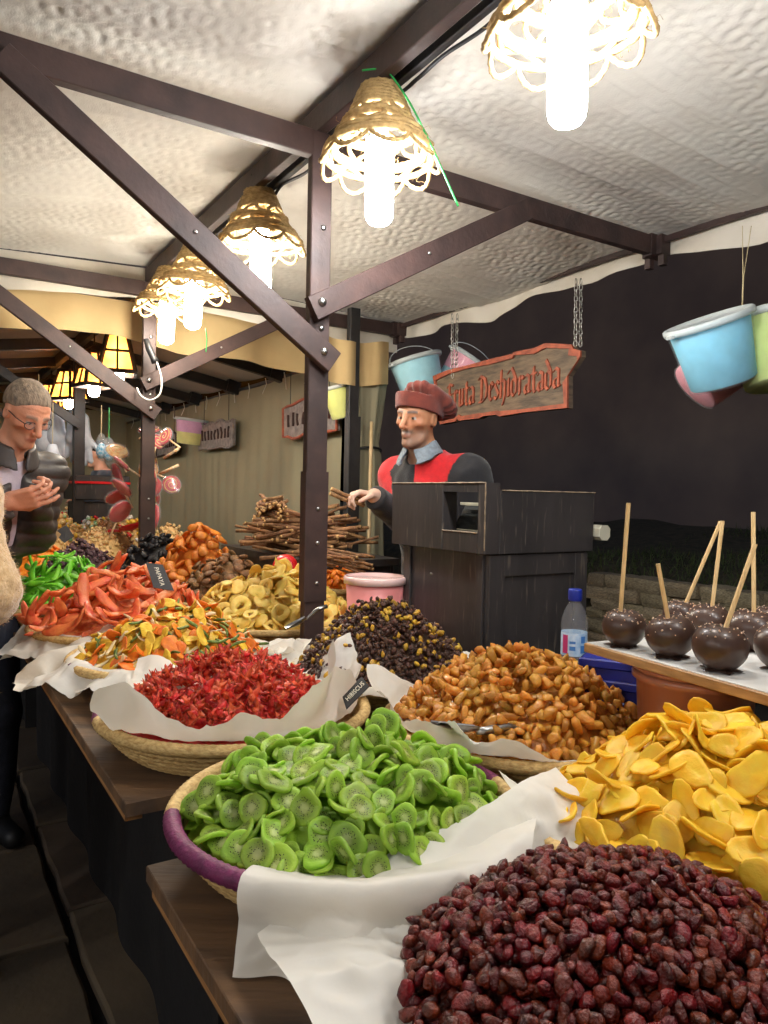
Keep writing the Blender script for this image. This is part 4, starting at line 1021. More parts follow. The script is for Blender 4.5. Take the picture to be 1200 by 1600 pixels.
# worn lighter edges
for (a,bb) in ((W(TS,TT_,Z1),W(TS+TL,TT_,Z1)),(W(TS,TT_,Z0+.01),W(TS,TT_,Z1)),(W(wS0,TT_+.001,Z0+.062),W(wS1,TT_+.001,Z0+.062)),(W(TS,TT_+.065,Z1-.022),W(TS,TT_+TM,Z1-.022))):
    b = MB(); P = [Vector(a).lerp(Vector(bb),k/24) for k in range(25)]
    b.tube(P, [.0016+.0012*abs(math.sin(k*2.3)) for k in range(25)], 5); part(b, 'worn_edge', M_edge, till)
cab = tag(empty('till_cabinet', W(TS+TL/2,TT_+TM/2,0)), 'tall black panelled cabinet standing under the till', 'cabinet')
sbox('carcass', TS+.018, TS+TL-.05, TT_+.03, TT_+TM-.015, 0, Z0-.002, M_black, cab)
for (t0,t1,z0,z1) in ((TT_+.03,TT_+.09,.02,Z0-.006),(TT_+TM-.075,TT_+TM-.018,.02,Z0-.006)):
    sbox('stile', TS+.008, TS+.018, t0, t1, z0, z1, M_black, cab, .002)
for (z0,z1) in ((Z0-.07,Z0-.006),(.02,.1)): sbox('rail', TS+.009, TS+.018, TT_+.09, TT_+TM-.075, z0, z1, M_black, cab, .002)
sbox('side_stile', TS+.03, TS+.06, TT_+.02, TT_+.03, .02, Z0-.006, M_black, cab, .002)
sbox('side_stile', TS+TL-.09, TS+TL-.052, TT_+.02, TT_+.03, .02, Z0-.006, M_black, cab, .002)
b = MB(); b.beam(W(TS-.02,TT_+TM+.03,Z0+.06), W(TS+.16,TT_+TM+.03,Z0+.06), .05, .05, side=dirE, ch=.012); tag(b.build('paper_roll_box', M_pale), 'cream plastic box end sticking out behind the till', 'box')
# ================================================================= riser, bottle, blue crate
r_ = tag(empty('wooden_riser', W(1.25,1.42,TZ)), 'low dark wooden box carrying the water bottle', 'box')
for k in range(3): sbox('slat', 1.08,1.40,1.285+.1*k,1.38+.1*k,TZ+.07,TZ+.085, M_board, r_)
sbox('side', 1.08,1.095,1.29,1.57,TZ+.002,TZ+.07, M_board, r_); sbox('side', 1.385,1.40,1.29,1.57,TZ+.002,TZ+.07, M_board, r_)
M_pet = pm('clear_plastic', lin(250,252,255), lin(250,252,255), 5, .06, alpha=.07, spec=.8)
M_water = pm('water', lin(200,214,224), lin(200,214,224), 5, .02, alpha=.12)
M_bluecap = pm('blue_plastic', lin(28,48,150), lin(24,40,130), 9, .35)
M_lab = pm('bottle_label', lin(206,226,240), lin(150,190,224), 60, .4)
M_pink = pm('label_pink', lin(196,60,120), None, 9, .4); M_lblue = pm('label_blue', lin(70,130,200), None, 9, .4)
p = at_d(897,1000,1.78); bx_, by_ = p.x, p.y; zb = TZ+.086
bot = tag(empty('water_bottle', (bx_,by_,zb)), 'clear plastic water bottle with blue cap beside the till cabinet', 'bottle')
b = MB(); b.lathe([(.001,.004),(.024,.0),(.031,.006),(.0325,.02),(.031,.04),(.0325,.06),(.0325,.075),(.0305,.085),(.0305,.145),(.0325,.152),(.031,.172),(.024,.196),(.0145,.212),(.0125,.218),(.0125,.224)], 28); b.build('bottle_body', M_pet, bot, True)
b = MB(); b.lathe([(.001,.006),(.028,.006),(.030,.02),(.0288,.04),(.030,.07),(.0288,.10),(.0288,.147),(.001,.147)], 24); b.build('water', M_water, bot, True)
b = MB(); b.lathe([(.0155,.218),(.0165,.222),(.0165,.242),(.0155,.246),(.001,.246)], 24); b.build('cap', M_bluecap, bot, True)
b = MB(); b.lathe([(.0310,.088),(.0312,.1),(.0312,.13),(.0310,.143)], 32); lb = b.build('label', M_lab, bot, True)
for (a0,a1,z0,z1,mm_) in ((200,228,.094,.138,M_pink),(236,262,.102,.112,M_lblue),(236,262,.118,.124,M_lblue),(284,312,.096,.114,M_lblue),(286,308,.12,.136,M_lblue)):
    b = MB(); b.lathe([(.0316,z0),(.0316,z1)], 8, a0=R(a0), a1=R(a1)); b.build('print', mm_, lb, True)
p = at_d(978,1030,1.62); cr = tag(empty('plastic_crate', (p.x,p.y,TZ)), 'blue plastic crate under the tray of chocolate apples', 'crate')
M_blue = pm('blue_crate_plastic', lin(30,44,150), lin(22,34,120), 8, .4)
for k in range(5):
    b = MB(); b.box((0,0,.02+.044*k),(.18,.14,.020),R(-25),.003); b.build('rib', M_blue, cr)
b = MB(); b.box((0,0,.102),(.168,.128,.204),R(-25),.003); b.build('wall', M_blue, cr)
# ================================================================= tray with chocolate apples
M_tray = pm('white_tray_top', lin(236,234,228), lin(220,217,208), 6, .3); M_trayedge = pm('tray_wood', lin(190,150,102), lin(160,120,78), 20, .5, stretch=(1,1,5))
TZ2 = 1.068
a0 = at_h(913,1003,TZ2); a1 = at_h(1200,1083,TZ2); ax_ = (Vector((a1.x,a1.y,0))-Vector((a0.x,a0.y,0))).normalized(); a1 = a0+ax_*.62; pr_ = Vector((-ax_.y,ax_.x,0))
if pr_.x < 0: pr_ = -pr_
tray = tag(empty('serving_tray', ((a0+a1)/2+pr_*.14)), 'long white-topped wooden tray carrying the chocolate apples', 'tray')
b = MB(); c0 = a0+pr_*.14; c1 = a1+pr_*.14
b.beam(Vector((c0.x,c0.y,TZ2-.011)), Vector((c1.x,c1.y,TZ2-.011)), .28, .018, side=pr_, ch=.002); part(b, 'board', M_trayedge, tray)
b = MB(); b.beam(Vector((c0.x,c0.y,TZ2-.001))+ax_*.004, Vector((c1.x,c1.y,TZ2-.001))-ax_*.004, .272, .002, side=pr_, ch=.0005); part(b, 'top_sheet', M_tray, tray)
M_pot = pm('terracotta_plastic', lin(176,112,84), lin(150,92,70), 4, .3, coat=.3)
p = at_d(1085,1080,1.36); pot = tag(empty('plastic_tub', (p.x,p.y,TZ)), 'terracotta coloured tub holding up the apple tray', 'tub')
b = MB(); b.lathe([(.001,.002),(.085,.0),(.09,.01),(.104,.235),(.108,.236),(.108,.244),(.100,.244),(.088,.02),(.001,.015)], 40); b.build('tub_wall', M_pot, pot, True)
b = MB(); b.lathe([(.1065,.218),(.111,.222),(.111,.231),(.107,.234)], 40); b.build('lip', M_pot, pot, True)
M_choc = pm('dark_chocolate', lin(72,52,43), lin(60,42,35), 8, .36, .12, 40, coat=.12)
M_stick = pm('apple_stick', lin(236,204,150), lin(220,182,124), 30, .6, stretch=(8,8,1))
M_spr = pm('sprinkle', lin(240,226,204), lin(232,168,120), 400, .5)
def apple_v(r, seed):
    V, Fc = ICO3; rs = np.random.RandomState(seed); z = V[:,2]; rho = np.hypot(V[:,0],V[:,1])
    P = V.copy(); P[:,2] = z*.93 - .30*np.exp(-(rho/.28)**2)*(z>0) + .14*np.exp(-(rho/.3)**2)*(z<0)
    k = 1+.06*z-.10*np.clip(-z,0,1)**2; P[:,0] *= k; P[:,1] *= k
    P *= (1+.018*sinnoise(V,2.2,seed,2))[:,None]; return P*r, Fc
APP = [((974,1014),.0385,(970,950),(982,786),'chocolate apple with a long upright stick at the left end of the tray'),((1047,1031),.0405,(1043,962),(1028,881),'lopsided chocolate apple with the shortest stick, second along the tray front'),
       ((1124,1052),.0415,(1136,975),(1180,850),'smooth chocolate apple nearest the front with stick leaning right'),((1064,992),.036,(1072,942),(1126,815),'chocolate apple at the back with stick slanting right across another stick'),
       ((1106,1006),.040,(1112,955),(1129,814),'chocolate apple behind the front one with a nearly upright stick'),((1176,1020),.042,(1178,968),(1177,800),'chocolate apple at the right with a tall straight stick'),
       ((1222,1052),.042,(1230,985),(1250,850),'chocolate apple cut by the right edge of the picture'),((1205,1000),.036,(1210,950),(1225,830),'small chocolate apple at the back right corner of the tray')]
for i,(bp,r,s0,s1,lab) in enumerate(APP):
    q = at_h(bp[0],bp[1]-4,TZ2); r *= 1.08; V, Fc = apple_v(r, i+3); zb_ = V[:,2].min(); root = tag(empty('chocolate_apple', (q.x,q.y,TZ2+.001)), lab, 'apple', 'chocolate apples on the tray')
    rs = np.random.RandomState(50+i); tl = Matrix.Rotation(R([2,-12,5,8,-6,3,5,-4][i]),3,'Y'); Vt = np.array([tl @ Vector(v) for v in V]); Vt[:,2] -= Vt[:,2].min()
    link('coating', mesh('coating', Vt, Fc, M_choc), None, root)
    b = MB(); n_ = 26; rr_ = [r*(.62+.16*math.sin(k*1.3+i)+.12*math.sin(k*2.9+i*2)) for k in range(n_)]
    V2 = [(rr_[k]*math.cos(2*PI*k/n_)+.006*((i*37)%5-2)*.4, rr_[k]*math.sin(2*PI*k/n_), .0004) for k in range(n_)]+[(.8*rr_[k]*math.cos(2*PI*k/n_), .8*rr_[k]*math.sin(2*PI*k/n_), .0035) for k in range(n_)]
    b.add(V2, [(k,(k+1)%n_,n_+(k+1)%n_,n_+k) for k in range(n_)]+[tuple(range(n_,2*n_))]); b.build('chocolate_drip', M_choc, root, True)
    e0 = at_d(s0[0],s0[1],q.y); e1 = at_d(s1[0],s1[1],q.y+.012*((i%3)-1)); dr = (e1-e0).normalized(); e0 = e0-dr*.012
    b = MB(); b.beam(e0-root.location, e1-root.location, .0075, .0055, ch=.0015, up=(0,1,0)); b.build('stick', M_stick, root)
    b = MB()
    top = np.array([tl @ Vector((0,0,1))])[0]
    for k in range(420):
        j = rs.randint(len(Vt)); nn = np.array(V[j])/r
        if nn[2] < .25+.55*rs.rand()-(.25 if rs.rand()<.15 else 0): continue
        pp = Vt[j]+rs.normal(0,.0016,3); cc = np.array([0,0,Vt[:,2].mean()]); dv = pp-cc; dv /= np.linalg.norm(dv); pp = Vt[j]*.5+pp*.5+dv*.0004
        b.add([tuple(pp+np.array(w)*.0013) for w in ((1,0,0),(-1,0,0),(0,1,0),(0,-1,0),(0,0,1),(0,0,-1))], [(0,2,4),(2,1,4),(1,3,4),(3,0,4),(2,0,5),(1,2,5),(3,1,5),(0,3,5)])
    stuff(b.build('sprinkle', M_spr, root, True))
# ================================================================= candy floss buckets
def bucket(p, r, h, tilt, colour, lab, grp='candy floss buckets hanging from the canopy', second=None, handle=True):
    root = tag(empty('candy_floss_bucket', p), lab, 'bucket', grp); root.rotation_euler = tilt
    M_f = pm('floss_%d_%d_%d'%colour, lin(*colour), lin(*[min(255,int(c*1.06)) for c in colour]), 18, .8, .5, 40, .3, (1,1,1), .03)
    M_sh = pm('bucket_plastic', lin(245,248,250), lin(245,248,250), 5, .12, alpha=.14, spec=.8)
    M_lid = pm('bucket_lid', lin(222,228,226), lin(206,214,212), 8, .3, alpha=.72)
    b = MB(); prof = [(.001,-.485*h),(.78*r*.93,-.48*h),(.80*r*.95,-.46*h),(.96*r*.96,.38*h),(.90*r,.40*h),(.001,.41*h)]
    b.lathe(prof, 36); fl = b.build('floss', M_f, root, True)
    if second:
        M_2 = pm('floss_%d_%d_%d'%second, lin(*second), lin(*[min(255,int(c*1.06)) for c in second]), 18, .8, .5, 40, .3, (1,1,1), .03)
        b = MB(); b.lathe([(.88*r*.955,-.05*h),(.97*r*.975,.385*h)], 36); b.build('second_floss', M_2, root, True)
    b = MB(); b.lathe([(.001,-.5*h),(.76*r,-.5*h),(.80*r,-.48*h),(.975*r,.40*h),(.985*r,.42*h)], 40); b.build('shell', M_sh, root, True)
    b = MB(); b.lathe([(.97*r,.37*h),(1.03*r,.375*h),(1.05*r,.41*h),(1.05*r,.455*h),(1.01*r,.475*h),(.95*r,.47*h),(.92*r,.45*h),(.001,.45*h)], 40); ld = b.build('lid', M_lid, root, True)
    b = MB(); b.box((-1.07*r,0,.40*h),(.03*r*3,.25*r,.05*h),0,.002); b.build('tear_tab', M_lid, root)
    if handle:
        b = MB(); b.tube([(1.05*r*math.cos(a),.2*r*math.sin(a),.43*h+.34*h*math.sin(a)) for a in np.linspace(0,PI,17)], .003, 6); b.build('handle', M_lid, root, True)
    return root
bucket(at_d(1118,548,2.70),.150,.255,(R(6),R(-22),R(10)),(120,196,222),'pale blue candy floss bucket hanging tilted at the right',handle=False)
bucket(at_d(1207,548,2.74),.150,.27,(R(8),R(10),R(160)),(206,226,130),'pale green candy floss bucket cut by the right edge',handle=False)
bucket(at_d(1116,580,2.92),.135,.21,(R(30),R(38),R(40)),(236,160,176),'pink candy floss bucket peeking out behind the blue one',handle=False)
bucket(at_d(655,590,4.85),.175,.28,(R(-6),R(-16),R(30)),(160,214,226),'blue candy floss bucket hanging behind the seller\'s cap')
bucket(at_d(722,588,4.95),.17,.27,(R(10),R(34),R(10)),(168,214,222),'blue and pink candy floss bucket hanging behind the carved sign',second=(240,168,186))
M_string = pm('pale_string', lin(214,196,150), None, 20, .7)
def line(name, pts, r, m, lab, cat, grp=None):
    b = MB(); b.tube(pts, r, 5); return tag(b.build(name, m, None, True), lab, cat, grp)
line('string', [at_d(1160,353,2.80),at_d(1161,432,2.74),at_d(1159,490,2.70)], .0014, M_string, 'left thread holding the blue candy floss bucket', 'string')
line('string', [at_d(1174,353,2.80),at_d(1162,432,2.745),at_d(1160,489,2.705)], .0014, M_string, 'right thread holding the blue candy floss bucket', 'string')
# ================================================================= carved sign with chains
def on_plane(x, y, t):                       # pixel on the vertical plane across = t
    p = at_d(x,y,1.); tt = p.x*E[0]+p.y*E[1]; k = t/tt; return Vector((p.x*k,p.y*k,CAM_H+(p.z-CAM_H)*k))
M_signb = pm('weathered_sign_board', lin(124,106,86), lin(82,72,62), 10, .7, .7, 40, stretch=(1,1,5)); M_rust = pm('sign_orange_paint', lin(178,92,64), lin(134,68,50), 26, .6, .4, 60)
ST_ = 2.70; SIG0 = 3.66
def zoomp(x, y): return on_plane(680+x/4.8, 520+y/4.8, ST_)
def uv(p): return (SIG0-(p.x*D[0]+p.y*D[1]), p.z)
outl = [uv(zoomp(*q)) for q in ((55,615),(75,690),(190,668),(200,640),(215,662),(370,645),(400,628),(500,618),(520,632),(690,602),(1033,568),(1033,330),(1130,185),(1132,140),(1075,125),(1066,95),(868,85),(780,122),(630,150),(620,165),(440,205),(300,245),(130,285),(20,330),(35,420),(20,500),(50,560))]
NS = Vector((-E[0],-E[1],0)); UD = -dirD
def SP(u, v, o=0.): p = W(SIG0-u, ST_, v); return p+NS*o
sign = tag(empty('hanging_sign', W(3.1,ST_,1.7)), 'carved orange and grey wooden sign reading Fruta Deshidratada on chains', 'sign')
b = MB(); n_ = len(outl); V = [SP(u,v,.0) for u,v in outl]+[SP(u,v,.028) for u,v in outl]
b.add(V, [tuple(range(n_)), tuple(range(2*n_-1,n_-1,-1))]+[(k,n_+k,n_+(k+1)%n_,(k+1)%n_) for k in range(n_)]); part(b, 'board', M_signb, sign)
cu = sum(u for u,v in outl)/n_; cv = sum(v for u,v in outl)/n_
b = MB(); inn = []
for k,(u,v) in enumerate(outl):
    # inset point toward the sign's middle line
    w_ = .017+.006*((k*7)%3); iu = u+(w_ if u < .25 else (-w_ if u > outl[12][0]-.12 else 0)); iv = v+(w_ if v < cv-.02 else -w_)
    inn.append((iu,iv))
V = [SP(u,v,.029) for u,v in outl]+[SP(u,v,.040) for u,v in outl]+[SP(u,v,.040) for u,v in inn]+[SP(u,v,.0275) for u,v in inn]
b.add(V, [(i*n_+k, (i+1)*n_+k, (i+1)*n_+(k+1)%n_, i*n_+(k+1)%n_) for i in range(3) for k in range(n_)]); part(b, 'carved_border', M_rust, sign)
GL = {'F':(.62,[[(.2,1.38),(.2,-.05)],[(0,1.25),(.2,1.42),(.55,1.3)],[(.2,.75),(.45,.8)]]),'r':(.48,[[(0,.82),(.14,.97),(.14,.03)],[(.14,.75),(.32,.96),(.42,.82)]]),
 'u':(.62,[[(0,.85),(.14,.97),(.14,.1),(.28,.0),(.44,.15)],[(.44,.97),(.44,.05),(.56,.12)]]),'t':(.44,[[(.16,1.3),(.16,.1),(.28,.0),(.4,.1)],[(0,.95),(.38,.97)]]),
 'a':(.58,[[(.04,.84),(.2,.99),(.4,.88),(.4,.06),(.52,.1)],[(.4,.52),(.12,.42),(.07,.16),(.22,.0),(.4,.16)]]),'D':(.86,[[(0,.02),(.3,.0),(.62,.2),(.68,.78),(.52,1.28),(.12,1.46),(-.02,1.3)],[(.22,1.3),(.22,.1)]]),
 'e':(.5,[[(.42,.14),(.24,.0),(.08,.15),(.08,.82),(.24,.99),(.42,.8),(.1,.48)]]),'s':(.46,[[(.4,.84),(.22,.99),(.06,.78),(.38,.26),(.2,.0),(.0,.14)]]),
 'h':(.6,[[(.1,1.5),(.1,.03)],[(.1,.78),(.28,.99),(.44,.84),(.44,.1),(.28,-.34)]]),'i':(.34,[[(0,.84),(.14,.97),(.14,.06),(.26,.12)],[(.08,1.28),(.18,1.36)]]),
 'd':(.58,[[(.06,1.5),(.42,.86),(.42,.16),(.24,.0),(.06,.16),(.06,.78),(.22,.94),(.42,.78)]]),' ':(.36,[])}
pl = zoomp(205,556); pr2 = zoomp(978,410)
u0, v0 = uv(pl); u1, v1 = uv(pr2); txt = 'uta Deshidratada'
tw = sum(GL[c][0] for c in txt); k_ = (u1-u0)/tw; ub = u0-(GL['F'][0]+GL['r'][0])*k_; uu = ub
xh = abs(uv(zoomp(240,415))[1]-uv(zoomp(240,550))[1])*.95
for c in 'Fruta Deshidratada':
    w, strokes = GL[c]; b = MB(); o_ = .0
    for st_ in strokes:
        for (p0,p1) in zip(st_[:-1], st_[1:]):
            vb = v0+(v1-v0)*((uu-u0)/(u1-u0)); nb_ = (.085*math.cos(R(38)), .085*math.sin(R(38))*1.1)
            dx_, dy_ = p1[0]-p0[0], p1[1]-p0[1]; cr_ = nb_[0]*dy_-nb_[1]*dx_
            q = [(p0[0]-nb_[0],p0[1]-nb_[1]),(p0[0]+nb_[0],p0[1]+nb_[1]),(p1[0]+nb_[0],p1[1]+nb_[1]),(p1[0]-nb_[0],p1[1]-nb_[1])]
            V = [SP(uu+x*k_, vb+y*xh, .027) for x,y in q]+[SP(uu+x*k_, vb+y*xh, .036+o_) for x,y in q]; o_ += .0004
            b.add(V, [(4,5,6,7),(3,2,1,0),(0,1,5,4),(1,2,6,5),(2,3,7,6),(3,0,4,7)])
    if strokes: part(b, 'letter', M_rust, sign)
    uu += w*k_
M_chain = pm('steel_chain', lin(200,198,190), lin(160,158,150), 30, .35, metal=1.)
def chain(a, bb, root, wd=.014):
    a = Vector(a); bb = Vector(bb); L_ = (bb-a).length; n = max(2,int(L_/.026)); b = MB(); ax2 = (bb-a).normalized(); s_ = ax2.orthogonal().normalized(); f_ = ax2.cross(s_)
    for k in range(n):
        c = a.lerp(bb,(k+.5)/n); sd = s_ if k%2 else f_
        b.tube([c+ax2*.017*math.cos(q)+sd*.0085*math.sin(q) for q in np.linspace(0,2*PI,14,endpoint=False)], .0022, 5, closed=True)
    o = part(b, 'chain', M_chain, root, True); o['kind'] = 'stuff'; return o
cp_ = on_plane(903,541,ST_-.02); chain(cp_+Vector((.012,0,.0)), Vector((cp_.x+.006,cp_.y,2.40)), sign); chain(cp_-Vector((.012,0,0)), Vector((cp_.x-.018,cp_.y,2.40)), sign)
cp_ = on_plane(707,590,ST_-.03); chain(cp_, Vector((cp_.x-.01,cp_.y,2.42)), sign); chain(cp_+Vector((.02,0,0)), Vector((cp_.x+.02,cp_.y,2.42)), sign)
# ================================================================= counter with liquorice roots
ctr = tag(empty('black_counter', W(3.4,1.63,0)), 'black wooden counter box carrying the liquorice roots', 'counter')
cs0, cs1, ct0, ct1, cz = 2.86, 3.95, 1.43, 1.90, 1.055
sbox('carcass', cs0+.02, cs1-.02, ct0+.02, ct1-.02, 0, cz-.035, M_black, ctr); sbox('top_board', cs0, cs1, ct0, ct1, cz-.033, cz, M_black, ctr)
M_root = pm('liquorice_root', lin(158,116,78), lin(108,76,50), 40, .8, .7, 120, rnd=.25, stretch=(1,1,1)); M_cut = pm('cut_root_end', lin(214,176,116), lin(190,148,92), 80, .8)
def root_mesh(L_, r, seed, bend=.12):
    rs = np.random.RandomState(seed); n = 12; P = []; y = z = 0.; dy, dz = rs.normal(0,bend,2)
    for i in range(n):
        P.append((L_*(i/(n-1)-.5), y, z)); dy += rs.normal(0,.24); dz += rs.normal(0,.10); dy *= .86; dz *= .8; y += dy*L_/n; z += dz*L_/n
    P = np.array(P); P[:,1:] -= P[:,1:].mean(0); b = MB(); b.tube([tuple(q) for q in P], [r*(1+.16*math.sin(i*1.9+seed)) for i in range(n)], 7); mi = [0]*(len(b.f)-2)+[1,1]
    return mesh('liquorice_root', b.v, b.f, None, True, [M_root,M_cut], mi)
RM = [root_mesh(.34+.05*(k%4), .0072+.0012*(k%3), k) for k in range(10)]; SMs = [root_mesh(.15, .0075, 70+k, .02) for k in range(4)]
rs = np.random.RandomState(5)
for k in range(105):
    f = k/105; hgt = 1.062+.165*f**.9+.008*rs.rand(); sprd = 1-f*.78
    s_ = 3.33+rs.uniform(-.24,.28)*sprd-.02; t_ = 1.62+rs.uniform(-.13,.13)*sprd
    o = link('liquorice_root', RM[rs.randint(10)]); o.location = W(s_,t_,hgt); o.rotation_euler = (rs.uniform(-.25,.25), rs.uniform(-.22,.22)*(1.2-f), YAW+R(52)+rs.normal(0,.55)+(PI if rs.rand()<.5 else 0))
    tag(o, 'brown crooked liquorice root in the loose pile on the black counter', 'root', 'loose liquorice roots piled on the counter')
p = at_d(424,800,3.3)
for k in range(34):
    q = .008+.009*math.sqrt(k)*1.0; a = k*2.4; o = link('cut_liquorice_root', SMs[k%4])
    o.location = (p.x+q*math.cos(a), p.y+rs.uniform(-.015,.015), 1.225+.055+q*math.sin(a)*.75); o.rotation_euler = (rs.normal(0,.05), R(4)+rs.normal(0,.05), R(-72)+rs.normal(0,.10))
    tag(o, 'short cut liquorice stick in the bundle topping the pile', 'root', 'cut liquorice sticks bundled on top of the pile')
for k in range(22):
    p = at_d(528+rs.normal(0,12), 850, 2.98+rs.uniform(-.05,.12)); o = link('liquorice_root', RM[rs.randint(10)]); o.location = (p.x,p.y,1.064+.07*(k/30)); o.scale = (.6,)*3
    o.rotation_euler = (rs.uniform(-.1,.1), R(6)+rs.normal(0,.05), R(-18)+rs.normal(0,.18))
    tag(o, 'brown liquorice root fanned out at the counter end by the seller', 'root', 'liquorice roots fanned out by the seller')
# ================================================================= pink tub, scoops, cards
M_tub = pm('pink_tub_plastic', lin(232,150,146), lin(224,136,134), 3, .35, .0, 40, .3, (1,.5,.5), .03); M_tublid = pm('tub_lid_plastic', lin(240,206,200), lin(232,192,188), 4, .2, coat=.5)
p = at_d(586,915,2.62); tb = tag(empty('lidded_tub', (p.x,p.y,.80)), 'pink lidded plastic tub between the near post and the till', 'tub')
b = MB(); b.lathe([(.001,.001),(.085,.0),(.09,.008),(.104,.25),(.001,.25)], 40); b.build('tub_wall', M_tub, tb, True)
b = MB(); b.lathe([(.106,.235),(.112,.236),(.113,.256),(.109,.262),(.100,.262),(.097,.257),(.001,.257)], 40); b.build('lid', M_tublid, tb, True)
M_red = pm('red_scoop_plastic', lin(214,30,36), lin(190,22,28), 6, .3, coat=.3); M_steel = pm('brushed_steel', lin(168,168,166), lin(140,140,138), 40, .3, metal=1.)
def scoop(loc, rot, L_, w, m, lab, root_name='scoop'):
    r_ = tag(empty(root_name, loc), lab, 'scoop'); r_.rotation_euler = rot; V = []; n = 14; q = 11
    for i in range(n):
        f = i/(n-1); ww = w*(.55+.45*math.sin(min(1,f*1.25)*PI/2)); dp = ww*.7*(1-.75*max(0,f-.4)/.6)
        for j in range(q): a = PI*j/(q-1); V.append((f*L_, ww*math.cos(a), -dp*math.sin(a)+.25*w))
    V2 = [(x,y*.94,z+.0022) for x,y,z in V]; Fc = gridf(n,q)+[tuple(reversed(f)) for f in gridf(n,q,n*q)]
    link('trough', mesh('trough', V+V2, Fc, m), None, r_)
    b = MB(); b.tube([(.0,0,-w*.15),(-.02,0,0),(-.06,0,.01),(-.11,0,.0)], [.006,.008,.009,.010], 8); b.build('handle', m, r_, True); return r_
p = at_d(188,828,4.5); scoop(p, (R(8),R(-14),R(8)), .17, .055, M_red, 'bright red plastic scoop lying in the toasted nuts')
p = at_d(445,884,3.02); o_ = tag(empty('scoop', p), 'round red plastic scoop standing in the pineapple rings', 'scoop')
b = MB(); b.lathe([(.001,.012),(.03,.009),(.05,-.002),(.052,-.008),(.048,-.004),(.028,.004),(.001,.007)], 28, rot=Matrix.Rotation(R(68),3,'X')); b.build('bowl', M_red, o_, True)
b = MB(); b.tube([(0,-.01,-.045),(0,.0,-.09)], .008, 8); b.build('handle', M_red, o_, True)
p = at_d(478,966,1.98); scoop(p, (R(0),R(28),R(198)), .10, .028, M_steel, 'steel scoop stuck in the left flank of the raisin heap', 'steel_scoop').scale = (.6,.6,.6)
p = at_d(745,1140,1.34); scoop(p, (R(10),R(-10),R(200)), .085, .02, M_steel, 'small steel scoop lying between kiwi and ginger', 'steel_scoop')
M_card = pm('slate_card', lin(46,46,48), lin(38,38,40), 12, .6); M_chalk = pm('chalk_pen', lin(244,238,216), None, 12, .7)
def card(corners, lab, txt, size, sx=1.):
    A, B, C, Dd = [Vector(c) for c in corners]; n = (B-A).cross(Dd-A).normalized()
    if n.y > 0: n = -n
    r_ = tag(empty('price_card', (A+B+C+Dd)/4), lab, 'card'); b = MB(); V = [A,B,C,Dd]
    b.add(V+[v-n*.002 for v in V], [(0,1,2,3),(7,6,5,4),(0,4,5,1),(1,5,6,2),(2,6,7,3),(3,7,4,0)]); cd_ = part(b, 'slate', M_card, r_)
    if txt:
        me = text_mesh(txt, size, .0003, M_chalk, .25); o = link('writing', me, None, r_); o.parent = r_
        xa = ((Dd-A)+(C-B)).normalized(); ya = n.cross(xa); m3 = Matrix((xa,ya,n)).transposed(); c = (A+B+C+Dd)/4+n*.0012
        o.matrix_parent_inverse = Matrix.Translation(r_.location).inverted(); o.matrix_basis = Matrix.Translation(c) @ m3.to_4x4() @ Matrix.Diagonal((sx,1,1,1))
    return r_
# text runs down the card: corners in order top-left, top-right, bottom-right, bottom-left of the upright card
card([at_d(228,879,2.52),at_d(254,882,2.54),at_d(272,923,2.50),at_d(240,918,2.48)], 'small black card lettered PAPAYA standing in the papaya strips', 'PAPAYA', .0215, .95)
card([at_d(535,1089,1.50),at_d(541,1108,1.47),at_d(577,1072,1.50),at_d(565,1057,1.53)], 'small slate card leaning in the hibiscus basket', 'HIBISCUS', .0165, .75)
card([at_d(84,832,4.2),at_d(100,848,4.15),at_d(116,838,4.2),at_d(104,820,4.25)], 'small black card stuck among the pale nuts', '', .02)
card([at_d(168,866,3.45),at_d(178,871,3.40),at_d(198,884,3.35),at_d(188,878,3.4)], 'tilted grey card between sultanas and prunes', '', .02)
# kraft cardboard trough at the left edge
M_kraft = pm('kraft_cardboard', lin(176,142,98), lin(156,122,82), 8, .8, .3, 40)
p = at_d(48,840,3.35); kb = tag(empty('cardboard_scoop', p), 'folded kraft cardboard trough sticking up by the fur sleeve', 'scoop'); kb.rotation_euler = (R(-12),R(30),R(-20))
for (V) in ([(-.09,-.045,.0),(.09,-.045,0),(.09,.045,0),(-.09,.045,0)],[(-.09,-.046,0),(.09,-.046,0),(.07,-.075,.075),(-.09,-.075,.075)],[(-.09,.046,0),(.09,.046,0),(.07,.075,.075),(-.09,.075,.075)]):
    V = [Vector(v) for v in V]; n = (V[1]-V[0]).cross(V[3]-V[0]).normalized()*.0025; b = MB(); b.add(V+[v+n for v in V], [(3,2,1,0),(4,5,6,7),(0,1,5,4),(1,2,6,5),(2,3,7,6),(3,0,4,7)]); b.build('flap', M_kraft, kb)
